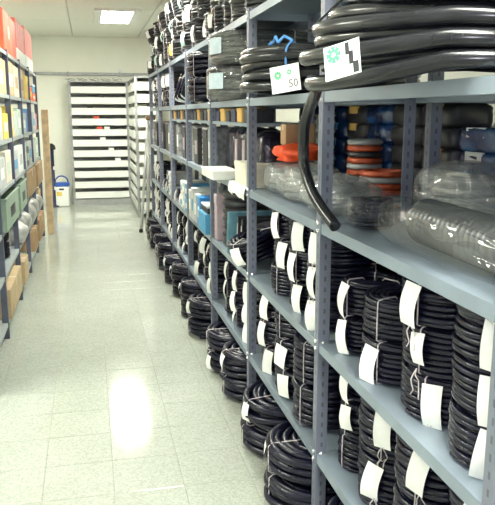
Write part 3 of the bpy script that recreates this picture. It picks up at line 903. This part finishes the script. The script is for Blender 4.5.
# rack behind: red-striped cable columns, blue bags
M_ORBAG2 = mat('rust_orange_cable', (0.52, 0.09, 0.03), 0.4, var=0.5, scale=16, bump=0.5, bscale=40)
def ring_column(x, y, n, r, d, mats, labelfmt, group):
    me = [MB().lathe([(r + d * math.cos(a), d + d * math.sin(a)) for a in [2 * PI * i / 8 for i in range(8)]], 22, closed_prof=True).mesh('cable_ring', m) for m in mats]
    z = ZA + 0.001
    for i in range(n):
        o = link('cable_ring', me[i % len(me)], None, (x, y, z)); z += 2 * d
        tag(o, labelfmt % (['bottom', 'second', 'third', 'fourth', 'fifth', 'sixth', 'seventh', 'eighth', 'ninth', 'tenth'][i]), 'cable', group)
ring_column(1.215, 2.99, 10, 0.068, 0.0135, [M_ORBAG2, M_GREYM, M_ORBAG2, M_DARK], '%s cable ring of the tall orange and grey column, behind nearest bay', 'rings of the tall striped cable column')
ring_column(1.195, 2.74, 6, 0.088, 0.0125, [M_ORBAG2, M_GREYM, M_ORBAG2], '%s cable ring of the low red-orange column, behind nearest bay', 'rings of the low red cable column')
def pillow(label, loc, size, m, seed, rz, band=None, group=None):
    t = thing('plastic_packet', label, 'packet', loc, rz, group)
    link('packet_film', bag_mesh('packet_film', *size, m, seed, wr=0.09, nu=22, nv=14, boxy=0.42), t)
    if band: MB().box(-size[0] / 2 * 1.0, -size[0] / 2 * 0.62, -size[1] * 0.22, size[1] * 0.2, size[2] * 0.50, size[2] * 0.86, bev=0.002).build('label', band, t)
    return t
ks = 0
for (y, n, m, band, nm) in ((1.93, 5, M_NAVY, M_GREYC, 'navy packet with pale label'), (2.20, 4, M_BLUEBAG, M_GREYC, 'shiny blue packet with pale label'), (2.50, 5, M_DARK, M_AMBER, 'dark packet with amber label'), (2.78, 5, M_DARK, None, 'plain dark packet'), (3.06, 5, M_BLUEBAG, None, 'plain shiny blue packet'), (3.34, 5, M_DARK, M_AMBER, 'charcoal packet with amber label'), (3.64, 5, M_BLUEBAG, M_SKY, 'blue packet with sky-blue label'), (3.92, 4, M_NAVY, None, 'plain navy packet'), (4.20, 5, M_BLUEBAG, M_NAVY, 'blue packet with navy label')):
    for i in range(n):
        pillow('%s, %s of its pile, rack behind the right rack' % (nm, (['bottom', 'second', 'third', 'fourth', 'top'] if n == 5 else ['bottom', 'second', 'third', 'top'])[i]), (1.385, y, ZA + 0.002 + i * 0.083), (0.195, 0.26, 0.098), m, 40 + ks, 0.06 * (ks % 3 - 1), band, 'packets piled on the rack behind'); ks += 1
# dark coils in the rack behind
for lev, ys in ((1, (1.45, 1.9, 2.6, 3.1)), (2, (1.4, 1.75, 2.1, 2.56, 2.9, 3.25)), (4, (2.6, 3.0, 3.9, 4.3))):
    for i, y in enumerate(ys):
        if lev == 4:
            if y < 3.6: continue
        for kx in range(2 if lev != 2 else 3):
            coil('thin', (X2 + 0.17, y, LEV[lev] + 0.001 + kx * (TYPES['thin']['h'] + 0.003)), 'thin black coil, %s of %s pile, %s of the rack behind' % (['bottom', 'second', 'top'][kx], ORD[i], SHELFN[lev]), 'black coils in the rack behind', (), rz=0.2)
# third bay, third shelf
for i, (y, h) in enumerate(((3.74, 0.31), (3.98, 0.32), (4.22, 0.32), (4.47, 0.32))):
    t = bag('glossy black plastic sack, %s from the near upright, third shelf, third bay' % ORD[i].replace('nearest', 'first'), (0.99, y, ZA + 0.002), (0.23, 0.235, h), M_PURP, 70 + i, group='black sacks on the third shelf', wr=0.05, boxy=0.45)
    MB().box(-0.119, -0.11, -0.05 + 0.03 * (i % 2), 0.01 + 0.03 * (i % 2), h * 0.25, h * 0.72, bev=0.001).build('label', M_PINK, t) if i in (1, 2) else None
carton('cream cardboard box at the front of third shelf, near end of third bay', (0.865, 3.72, ZA + 0.007), (0.14, 0.28, 0.115), M_CREAM, tape=M_WHITE, lid=M_CREAM)
carton('long flat white box overhanging the third shelf, far end of third bay', (0.775, 4.22, ZA + 0.002), (0.16, 0.40, 0.05), M_WHITE, lid=M_WHITE)
g = MB()
def sheet(off):
    def f(u, v):
        y = 3.53 + 0.42 * v
        w_ = 0.010 * math.sin(9 * v) + 0.006 * math.sin(23 * v + 1)
        if u < 0.5: return (0.90 - 0.23 * u, y, ZA + 0.003 + off)
        q = (u - 0.5) / 0.5
        return (0.785 - 0.012 * math.sin(PI * min(1, q * 1.5) / 2) + w_ * q * 0.6 - off, y + 0.02 * q * math.sin(5 * v), ZA + 0.003 + off - (0.055 + w_) * q)
    return f
g.grid(sheet(0.0), 8, 18); g.grid(sheet(0.002), 8, 18)
tag(g.build('plastic_sheet', M_WHITE), 'white plastic sheet hanging over third shelf edge under the cream box, third bay', 'sheet')
# things on the thin inner shelf
M_SM = [M_AMBER, M_NAVY, M_DARK, M_AMBER, M_NAVY, M_DARK]
sr = random.Random(3)
for b in (2, 3, 4):
    for i in range(6):
        m = M_SM[(i + b) % 6]
        nmc = {id(M_AMBER): 'amber', id(M_NAVY): 'navy', id(M_DARK): 'charcoal', id(M_GREYC): 'pale grey'}[id(m)]
        carton('small %s box, %s along the thin inner shelf from near, %s' % (nmc, ['first', 'second', 'third', 'fourth', 'fifth', 'sixth'][i], BAY[b]), (0.88, PY(b - 1) + 0.16 + i * 0.165, 1.556), (0.14, 0.10 + 0.03 * sr.random(), 0.075 if m is M_AMBER else 0.06 + 0.015 * sr.random()), m, name='small_box', group='small boxes on the thin inner shelf', lab=None, lid=m)
# fourth bay to farthest bay, third shelf: packs
def ring_pack(label, loc, r, h, n, m, group):
    t = thing('ring_pack', label, 'pack', loc, 0, group)
    pr = [(r * 0.45, 0)]
    me = MB().lathe([(r * 0.5, 0.001), (r * 0.94, 0.001), (r, h / n * 0.25), (r, h / n * 0.75), (r * 0.94, h / n * 0.98), (r * 0.5, h / n * 0.98)], 16, closed_prof=True).mesh('ring', m)
    for i in range(n): link('ring', me, t, (0, 0, i * h / n))
    return t
M_DIMGREY = mat('dim_grey_card', (0.27, 0.28, 0.29), 0.5, var=0.5, scale=26)
M_BLKBOX = mat('black_card', (0.025, 0.025, 0.03), 0.45, var=0.3, scale=18)
q = 0
for b in (3, 4, 5, 6):
    for i in range(5):
        y = PY(b - 1) + 0.14 + i * 0.215
        z = ZA + 0.002
        kind = (i + b * 2) % 5
        at_ = 'place %s' % i
        pos = ['nearest', 'second', 'third', 'fourth', 'farthest'][i]
        if kind in (0, 3) :
            ring_pack('tall stack of %s rings, %s place on third shelf, %s' % ('grey' if kind == 0 else 'silver', pos, BAY[b]), (0.90, y, z), 0.075, 0.29, 7, M_DIMGREY if kind == 0 else M_SILV, 'ring stacks on the third shelf')
        elif kind == 1:
            carton('upright grey pack with white label, %s place on third shelf, %s' % (pos, BAY[b]), (0.91, y, z), (0.20, 0.17, 0.29), M_DIMGREY, name='upright_pack', cat='pack', lab=M_WHITE, group='upright packs on the third shelf')
        else:
            carton('upright black pack, %s place on third shelf, %s' % (pos, BAY[b]), (0.92, y, z), (0.22, 0.19, 0.27), M_BLKBOX, name='upright_pack', cat='pack', lab=[None, M_PINK][kind == 4], lid=M_BLKBOX, group='upright packs on the third shelf')
# third bay, second shelf
def disc_stack(label, loc, n, r, d, m, group):
    me = MB().lathe([(r * 0.4, 0.002), (r * 0.9, 0.002), (r, d * 0.4), (r, d * 0.6), (r * 0.9, d * 0.97), (r * 0.4, d * 0.97)], 24, closed_prof=True).mesh('reel', m)
    for i in range(n):
        o = link('reel', me, None, (loc[0], loc[1], loc[2] + i * d))
        tag(o, label % (['bottom', 'second', 'third', 'fourth', 'fifth', 'sixth', 'seventh', 'top'][i] if i < n - 1 else 'top'), 'reel', group)
disc_stack('%s black flat reel of the pile on second shelf behind teal binder, third bay', (0.955, 4.28, ZB + 0.002), 7, 0.15, 0.050, M_DARK, 'black reels on the second shelf')
bk = random.Random(2)
for i in range(7):
    m = [mat('dull_teal_card', (0.13, 0.29, 0.38), 0.5, var=0.25), M_DARK, M_BLKBOX, M_DARK, M_NAVY, M_BLKBOX, M_DARK][i]
    c_ = ['dull teal', 'charcoal', 'black', 'charcoal', 'navy', 'black', 'charcoal'][i]
    y = 4.08 - 0.036 * i
    t = thing('flat_binder', '%s flat binder, %s from the reels, leaning on second shelf, third bay' % (c_, ['first', 'second', 'third', 'fourth', 'fifth', 'sixth', 'seventh'][i]), 'binder', (0.96, y, ZB + 0.004), 0, 'binders on the second shelf', rot=(R(9), 0, 0))
    MB().box(-0.17 if i == 0 else -0.10 - 0.012 * (i % 3), 0.11, -0.013, 0.013, 0, 0.25 if i == 0 else 0.20 + 0.015 * (i % 3), bev=0.003).build('body', m, t)
    MB().box(-0.1725 if i == 0 else -0.1025 - 0.012 * (i % 3), -0.17 if i == 0 else -0.10 - 0.012 * (i % 3), -0.008, 0.008, 0.05, 0.19).build('spine_label', M_GREYC if i in (2, 5) else m, t)
carton('dusty pink upright box beside black reels, second shelf, third bay', (0.88, 4.10 + 0.42, ZB + 0.002), (0.16, 0.09, 0.30), M_PINK, name='upright_box', tape=None, lid=M_PINK)
# fourth bay, second shelf: blue trays
carton('bright blue plastic tray box at the near end, second shelf, fourth bay', (0.86, 4.86, ZB + 0.002), (0.2, 0.30, 0.14), M_SKY, name='plastic_box', lid=None, lab=M_SKY)
carton('charcoal box on top of the bright blue box, second shelf, fourth bay', (0.87, 4.86, ZB + 0.144), (0.18, 0.28, 0.05), M_DARK, name='flat_box', lid=M_GREYC)
carton('blue upright box in the middle of second shelf, fourth bay', (0.88, 5.13, ZB + 0.002), (0.2, 0.12, 0.22), M_BLUE, name='upright_box', lab=M_WHITE)
for i in range(3):
    carton('pale grey box with white label, %s from the blue upright box, second shelf, fourth bay' % ['first', 'second', 'third'][i], (0.88, 5.30 + i * 0.15, ZB + 0.002), (0.2, 0.13, 0.22 + 0.03 * (i % 2)), M_GREYC, name='upright_box', lab=M_WHITE if i != 1 else M_SKY, group='pale grey boxes on the second shelf')
for b in (4, 5):
    for i in range(3):
        m = [M_SKY, M_GREYC, M_WHITE, M_NAVY][(i + b) % 4]; c_ = ['sky-blue', 'pale grey', 'white', 'navy'][(i + b) % 4]
        for kx in range(2):
            carton('%s flat carton, %s in the %s pile on second shelf, %s' % (c_, ('lower', 'upper')[kx], ['nearest', 'second', 'third'][i], BAY[b]), (0.89, PY(b - 1) + 0.11 + i * 0.15, ZB + 0.002 + kx * 0.125), (0.2, 0.13, 0.115), m, lab=M_WHITE if m is not M_WHITE else M_SKY, name='flat_carton', group='cartons on the second shelf')

# ------------------------------------------------------------------ back wall unit with white fronts, and its side wing
def tiered_unit(label, loc, length, depth, n, pitch, z0, axis):
    """open metal unit: uprights, dark backs, shelves with deep white fronts. Front along local X, depth +Y"""
    t = thing('tiered_shelf_unit', label, 'shelving', loc, axis)
    H = z0 + n * pitch + 0.02
    for sx in (0, length):
        for sy in (0.0, depth - 0.04):
            MB().box(sx - 0.02, sx + 0.02, sy, sy + 0.04, 0, H, bev=0.003).build('post', M_GREYM, t)
    MB().box(0.02, length - 0.02, depth - 0.006, depth, 0.0, H - 0.02).build('back_panel', M_GREYM, t)
    MB().box(0.02, length - 0.02, 0.012, 0.024, 0.0, z0 - 0.02).build('plinth', M_GREYM, t)
    for i in range(n):
        z = z0 + i * pitch
        s = MB().box(0.02, length - 0.02, 0.012, depth - 0.006, z - 0.004, z).build('shelf', M_GREYM, t)
        MB().box(0.021, length - 0.021, -0.004, 0.012, z - 0.004, z + 0.112, bev=0.003).build('white_front', M_WHITE, s)
    MB().box(-0.02, length + 0.02, 0, depth, H - 0.02, H, bev=0.002).build('top_panel', M_GREYM, t)
    return t
ub = tiered_unit('tall grey unit with white-fronted shelves standing against the back wall', (-0.28, 12.76, 0), 0.98, 0.42, 11, 0.183, 0.13, 0)
us = tiered_unit('side wing of white-fronted shelves along the aisle, joining the back unit', (0.715, 12.74, 0), 1.72, 0.36, 11, 0.183, 0.13, -PI / 2)
# end panels of the wing between its uprights
for i in range(11):
    z = 0.13 + i * 0.183
    s = MB().box(1.742, 1.748, 0.045, 0.315, z - 0.002, z + 0.118, bev=0.001).build('end_panel', M_WHITE, us)
# small packets lying in the gaps of the back unit
gr = random.Random(9)
for i, (lv, x, c) in enumerate(((6, 0.15, 'red'), (6, 0.28, 'white'), (7, 0.10, 'red'), (4, 0.34, 'white'), (5, 0.2, 'white'), (8, 0.0, 'black'), (3, 0.45, 'white'), (9, 0.2, 'black'))):
    z = 0.13 + lv * 0.183
    m = {'red': M_RED, 'white': M_WHITE, 'black': M_DARK}[c]
    carton('small %s packet resting %s on level %s of the back unit' % (c, ['left', 'right', 'left', 'right', 'middle', 'left', 'right', 'middle'][i], ['one', 'two', 'three', 'four', 'five', 'six', 'seven', 'eight', 'nine', 'ten', 'eleven'][lv]), (x + 0.055, 12.76 + 0.085, z + 0.001), (0.09, 0.12, 0.15), m, name='packet', group='packets in the back unit', lid=m)
# tangle of pale wires on top of the back unit
H_ = 0.13 + 11 * 0.183 + 0.02
wr_ = random.Random(6)
for i in range(5):
    pts = []
    x = -0.28 + i * 0.2
    for k in range(14):
        a = k * 0.75
        pts.append((x + 0.075 * math.cos(a) + 0.004 * k, 12.9 + 0.06 * math.sin(a), H_ + 0.006 + 0.03 * (1 - math.cos(k * 0.9)) * wr_.uniform(0.4, 1)))
    tag(MB().tube(pts, 0.005, 5).build('wire_loop', M_GREYM), 'loose grey wire loop, %s from the left, on top of the back unit' % ['first', 'second', 'third', 'fourth', 'fifth'][i], 'wire', 'wire loops on the back unit')
# conduit rail on the back wall
t = thing('wall_rail', 'dark grey rail running along the back wall above the white unit', 'rail', (0, YBACK, 2.30))
MB().box(-1.6, 1.5, -0.045, -0.002, -0.022, 0.03, bev=0.004).build('rail', M_GREYM, t)
for x in (-1.2, -0.3, 0.6, 1.3): MB().box(x - 0.02, x + 0.02, -0.05, 0, -0.03, 0.038, bev=0.003).build('bracket', M_GREYM, t)
MB().box(0.60, 0.66, -0.055, -0.002, 0.04, 0.10, bev=0.006).build('junction_box', M_WHITE, t)

# folded aluminium stepladder at the end of the right rack
t = thing('stepladder', 'folded white stepladder with black feet leaning at the far end of right rack', 'ladder', (0.66, 9.62, 0), R(-20))
for s_ in (-1, 1):
    x = 0.0
    for k_, (y0_, lean_, m) in enumerate(((0.0, 0.03, 'rail'), (0.10, -0.01, 'rear_leg'))):
        top = Vector((0.13, 0.05 + s_ * 0.0 + 0.10 * (s_ + 1), 1.55 - 0.08 * k_))
        bot = Vector((0.0 + 0.09 * k_, y0_ * 0.0 + 0.16 * (s_ + 1) * 1.0, 0.03))
        dirv = (top - bot)
        g = MB(); n0 = 0
        g.tube([bot, bot.lerp(top, 0.5), top], 0.020, 4)
        o = g.build(m, M_ALU, t)
        MB().box(bot.x - 0.022, bot.x + 0.022, bot.y - 0.022, bot.y + 0.022, 0.0, 0.05, bev=0.004).build('foot', M_RUB, o)
for i in range(5):
    z = 0.27 + i * 0.26; f_ = z / 1.55
    MB().box(0.13 * f_ - 0.01, 0.13 * f_ + 0.035, 0.01 + 0.05 * f_, 0.31 - 0.07 * f_, z - 0.014, z + 0.014, bev=0.003).build('step', M_ALU, t)
MB().box(0.10, 0.17, 0.02, 0.28, 1.52, 1.58, bev=0.008).build('top_cap', mat('brown_cap', (0.22, 0.12, 0.05), 0.5), t)

# ------------------------------------------------------------------ left rack
XL = -0.622; DL = 0.40
LP = [4.05, 5.15, 6.25, 7.35, 8.45, 9.62]
LZ = [0.12, 0.46, 0.765, 1.06, 1.405, 1.755, 2.10]
lr = thing('shelving_rack', 'dark slate shelving rack with boxes along the left of the aisle', 'shelving', (XL, 9.55, 0))
for y in LP:
    local(MB().angle(XL + 0.004, y - 0.021, 0, LZ[-1] + 0.02, -1, 1).build('post', M_LPOST, lr), lr)
    local(MB().angle(XL - DL, y - 0.021, 0, LZ[-1] + 0.02, 1, 1).build('post', M_LPOST, lr), lr)
for i in range(5):
    for z in LZ: shelf(XL - DL, XL, LP[i] + 0.003, LP[i + 1] - 0.003, z, M_LSHELF, lr, lip=0.03)
LN = ['bottom shelf', 'second shelf', 'third shelf', 'fourth shelf', 'fifth shelf', 'sixth shelf', 'top shelf']
LB = ['nearest bay', 'second bay', 'third bay', 'fourth bay', 'farthest bay']
def lbox(lv, y0_, y1_, h, m, desc, name='cardboard_box', d=0.26, off=0.01, tape=None, lab=None, lid=None, cat='box', z=0.0, rz=0.0, group=None):
    """box on the left rack between y0 and y1; the printed face looks to the aisle"""
    t = carton(desc, (XL - off - d / 2, (y0_ + y1_) / 2, LZ[lv] + 0.001 + z), (d, y1_ - y0_ - 0.006, h), m, PI + rz, group, tape, lab, cat, name, lid)
    return t
def lbag(lv, y0_, y1_, h, m, desc, seed, off=0.0, d=0.3):
    return bag(desc, (XL - off - d / 2, (y0_ + y1_) / 2, LZ[lv] + 0.002), (d, y1_ - y0_, h), m, seed, wr=0.10)
# top: orange and red cartons with white lower halves
def red_carton(label, y0_, y1_, h, m, d=0.34, white=0.33, blob=False):
    t = thing('printed_carton', label, 'box', (XL - 0.02 - d / 2, (y0_ + y1_) / 2, LZ[6] + 0.001))
    w = (y1_ - y0_ - 0.008) / 2
    MB().box(-d / 2, d / 2, -w, w, 0, h, bev=0.006).build('body', m, t)
    if white: MB().box(-d / 2 - 0.001, d / 2 + 0.001, -w - 0.001, w + 0.001, 0.004, h * white, bev=0.0006).build('white_band', M_WHITE, t)
    MB().box(-d / 2 - 0.001, d / 2 + 0.001, -0.02, 0.02, h * 0.7, h + 0.001).build('tape', m if not blob else M_ORANGE, t)
    if blob:
        g = MB().lathe([(0.0, 0.0012), (0.05, 0.0012), (0.06, 0)], 16, (d / 2, -w * 0.2, h * 0.55), axis='X')
        g.build('emblem', M_CREAM, t)
        MB().box(-0.07, 0.07, -w - 0.0012, -w, h * 0.3, h * 0.7).build('label', M_RED, t)
    return t
M_RED2 = mat('faded_red_card', (0.78, 0.20, 0.17), 0.6, var=0.2, scale=8)
red_carton('big orange-red carton on the left rack top, nearest the viewer', 6.30, 7.34, 0.36, M_ORANGE, white=0, blob=True)
red_carton('faded red carton with white lower band, middle of the left rack top', 7.40, 8.36, 0.42, M_RED2)
red_carton('faded red carton with white lower band, far end of the left rack top', 8.40, 9.45, 0.46, M_RED2)
# sixth shelf
lbox(5, 5.25, 6.15, 0.27, M_CARDL, 'tan cardboard box on the sixth shelf of left rack, second bay', tape=M_TAPE, lab=M_CREAM)
lbox(5, 6.32, 6.80, 0.29, M_CARDL, 'tan cardboard box, near one on sixth shelf of left rack, third bay', tape=M_TAPE, lab=M_WHITE)
lbox(5, 6.82, 7.28, 0.28, M_CREAM, 'cream cardboard box, far one on sixth shelf of left rack, third bay', tape=M_TAPE, lab=M_CARDL)
lbox(5, 7.42, 7.90, 0.29, M_CARDL, 'tan cardboard box, near one on sixth shelf of left rack, fourth bay', tape=M_TAPE, lab=M_CARD)
lbox(5, 7.95, 8.37, 0.25, M_YEL, 'yellow box on the sixth shelf of left rack, fourth bay', lab=M_AMBER, lid=M_YEL)
lbox(5, 8.52, 8.98, 0.16, M_ORANGE, 'orange box beside the yellow box, sixth shelf of left rack', lab=M_YEL)
lbox(5, 9.02, 9.52, 0.10, M_ORANGE, 'low orange box at the far end, sixth shelf of left rack', lab=M_CREAM)
lbox(5, 9.05, 9.48, 0.10, M_SKY, 'pale blue box on the low orange box, sixth shelf of left rack', z=0.102, lid=M_WHITE)
# fifth shelf
lbox(4, 5.3, 5.7, 0.25, M_GREYC, 'pale grey pack on fifth shelf of left rack, near one in second bay', lab=M_WHITE)
lbox(4, 5.75, 6.1, 0.2, M_YEL, 'yellow box on fifth shelf of left rack, second bay', lab=M_WHITE)
lbox(4, 6.32, 6.55, 0.26, M_YEL, 'tall yellow box on fifth shelf of left rack, third bay', lab=M_CREAM)
lbox(4, 6.58, 6.92, 0.22, M_GREYC, 'pale grey pack beside the tall yellow box, fifth shelf of left rack', lab=M_GRNL)
lbox(4, 6.95, 7.28, 0.24, M_GRNL, 'pale green pack, far end of third bay, fifth shelf of left rack', lab=M_WHITE)
lbox(4, 7.43, 7.85, 0.2, M_GREYC, 'pale grey pack on fifth shelf of left rack, near one in fourth bay', lab=M_WHITE, lid=M_GREYC)
lbox(4, 8.0, 8.72, 0.25, M_BLUE, 'bright blue plastic crate on fifth shelf of left rack', name='plastic_crate', cat='crate', lid=M_BLUE, d=0.28, off=0.05)
lbox(4, 8.78, 9.25, 0.22, M_GREYC, 'grey pack between blue crate and red box, fifth shelf of left rack', lab=M_SKY)
lbox(4, 9.28, 9.48, 0.20, M_RED2, 'faded red box at the far end, fifth shelf of left rack', lab=M_GREYC)
# fourth shelf
for i, (a, b, h, m, c_) in enumerate(((5.3, 5.7, 0.22, M_GREYC, 'pale grey'), (5.75, 6.15, 0.25, M_CREAM, 'cream'), (6.32, 6.75, 0.22, M_GREYC, 'pale grey'), (6.8, 7.26, 0.25, M_WHITE, 'white'), (7.42, 7.68, 0.24, M_GRNL, 'pale green'), (7.7, 7.98, 0.2, M_DARK, 'charcoal'), (8.02, 8.38, 0.25, M_GREYC, 'pale grey'), (8.52, 8.98, 0.24, M_GREYC, 'pale grey'), (9.02, 9.46, 0.25, M_GRNL, 'pale green'))):
    lbox(3, a, b, h, m, '%s packet, %s one from the viewer on fourth shelf of left rack' % (c_, ['first', 'second', 'third', 'fourth', 'fifth', 'sixth', 'seventh', 'eighth', 'ninth'][i]), name='packet', cat='packet', lab=[M_WHITE, M_GRNL, M_SKY, M_GREYC][i % 4], group='packets on the fourth shelf of the left rack')
# third shelf: sage bin, boxes
def open_bin(label, y0_, y1_, h, m, lv, d=0.3, off=-0.03):
    t = thing('storage_bin', label, 'bin', (XL - off - d / 2, (y0_ + y1_) / 2, LZ[lv] + 0.001))
    w = (y1_ - y0_) / 2; k_ = 0.008
    g = MB()
    g.box(-d / 2, d / 2, -w, w, 0, k_)
    g.box(-d / 2, -d / 2 + k_, -w, w, k_, h); g.box(d / 2 - k_, d / 2, -w, w, k_, h)
    g.box(-d / 2 + k_, d / 2 - k_, -w, -w + k_, k_, h); g.box(-d / 2 + k_, d / 2 - k_, w - k_, w, k_, h)
    g.build('body', m, t)
    MB().box(-d / 2 - 0.008, d / 2 + 0.008, -w - 0.008, -w + k_, h - 0.02, h, bev=0.002).box(-d / 2 - 0.008, d / 2 + 0.008, w - k_, w + 0.008, h - 0.02, h, bev=0.002).box(d / 2 - k_, d / 2 + 0.008, -w, w, h - 0.02, h, bev=0.002).build('rim', m, t)
    MB().box(d / 2, d / 2 + 0.002, -w * 0.35, w * 0.35, h * 0.28, h * 0.62).build('slot', M_DARK, t)
    return t
open_bin('sage green open storage bin on third shelf of left rack, second bay', 5.22, 6.14, 0.24, M_GRN, 2)
open_bin('sage green open storage bin on third shelf of left rack, third bay', 6.32, 6.95, 0.24, M_GRN, 2)
lbox(2, 7.0, 7.27, 0.26, M_GRNL, 'pale green tall pack beside the sage bin, third shelf of left rack', lab=M_WHITE)
lbox(2, 7.46, 8.38, 0.25, M_CARD, 'brown cardboard box on third shelf of left rack, fourth bay', tape=M_TAPE, off=-0.02, d=0.32)
lbox(2, 8.52, 9.46, 0.255, M_CARD, 'big brown cardboard box on third shelf of left rack, farthest bay', tape=M_TAPE, off=-0.03, d=0.34, lab=None)
# second shelf: white bags, dark coil
t = coil('slim', (XL - 0.14, 5.85, LZ[1] + 0.002), 'slate blue-black cable coil, lower one on second shelf of left rack', 'cable coils on the left rack', (), rz=PI)
t = coil('slim', (XL - 0.14, 5.85, LZ[1] + 0.135), 'slate blue-black cable coil, upper one on second shelf of left rack', 'cable coils on the left rack', (), rz=PI)
for i, (a, b, h) in enumerate(((6.32, 6.80, 0.2), (6.84, 7.28, 0.24), (7.42, 7.86, 0.25), (7.92, 8.36, 0.25), (8.55, 8.95, 0.22))):
    lbag(1, a, b, h, mat('white_plastic', (0.52, 0.52, 0.50), 0.3, spec=0.6, var=0.45, scale=12, bump=0.7, bscale=18), 'crumpled white plastic bag, %s from the viewer on second shelf of left rack' % ['first', 'second', 'third', 'fourth', 'fifth'][i], 90 + i, off=-0.05, d=0.34)
lbox(1, 9.02, 9.46, 0.20, M_CARDL, 'tan cardboard box at the far end, second shelf of left rack', tape=M_TAPE)
# bottom shelf
lbox(0, 5.22, 6.10, 0.22, M_CARDL, 'open tan cardboard box on bottom shelf of left rack, second bay', tape=M_TAPE, off=-0.02)
lbox(0, 6.32, 6.70, 0.20, M_CARDL, 'tan cardboard box on bottom shelf of left rack, third bay', tape=M_TAPE, off=-0.03)
lbox(0, 7.85, 8.38, 0.22, M_CARD, 'brown cardboard box on bottom shelf of left rack, fourth bay', tape=M_TAPE, off=-0.01)
lbox(0, 8.52, 9.46, 0.25, M_CARD, 'brown cardboard box on bottom shelf of left rack, farthest bay', tape=M_TAPE, off=-0.02)

# plank leaning at the far end of the left rack
t = thing('wooden_plank', 'pale wooden plank standing upright against the far end of left rack', 'plank', (-0.545, 9.74, 0), 0, rot=(R(-1.0), 0, 0))
MB().box(-0.045, 0.045, -0.02, 0.02, 0, 1.66, bev=0.004).build('board', M_WOOD, t)

# slim dark post with cap, and white tub with blue lid, by the back wall
t = thing('capped_post', 'slim dark blue upright post with a black domed cap near the back wall', 'post', (-0.635, 12.70, 0))
MB().lathe([(0.0, 0), (0.09, 0), (0.09, 0.02), (0.05, 0.03), (0.042, 0.05), (0.042, 1.02), (0.0, 1.02)], 18).build('tube', M_NAVY, t)
MB().lathe([(0.042, 1.0), (0.075, 1.0), (0.078, 1.03), (0.06, 1.075), (0.03, 1.10), (0.0, 1.105)], 18).build('cap', M_RUB, t)
for z in (0.3, 0.65): MB().box(0.02, 0.046, -0.05, -0.035, z, z + 0.06, bev=0.003).build('sticker', M_WHITE, t)
t = thing('white_tub', 'white tub with blue lid and raised handle standing by the back wall', 'bucket', (-0.49, 12.80, 0))
MB().box(-0.125, 0.125, -0.11, 0.11, 0, 0.36, bev=0.02).build('body', M_WHITE, t)
MB().box(-0.135, 0.135, -0.12, 0.12, 0.35, 0.42, bev=0.02).build('lid', M_BLUE if False else mat('royal_blue_plastic', (0.03, 0.10, 0.45), 0.35), t)
pts = [(-0.11, 0, 0.41)] + [(-0.11 * math.cos(a), 0, 0.42 + 0.11 * math.sin(a)) for a in [PI * i / 10 for i in range(1, 10)]] + [(0.11, 0, 0.41)]
MB().tube(pts, 0.012, 8).build('handle', MATS['royal_blue_plastic'], t)
MB().box(-0.09, 0.0, -0.1115, -0.11, 0.19, 0.26).build('yellow_label', M_YEL, t)
MB().box(-0.045, 0.04, -0.1115, -0.11, 0.29, 0.32).build('dark_label', M_DARK, t)
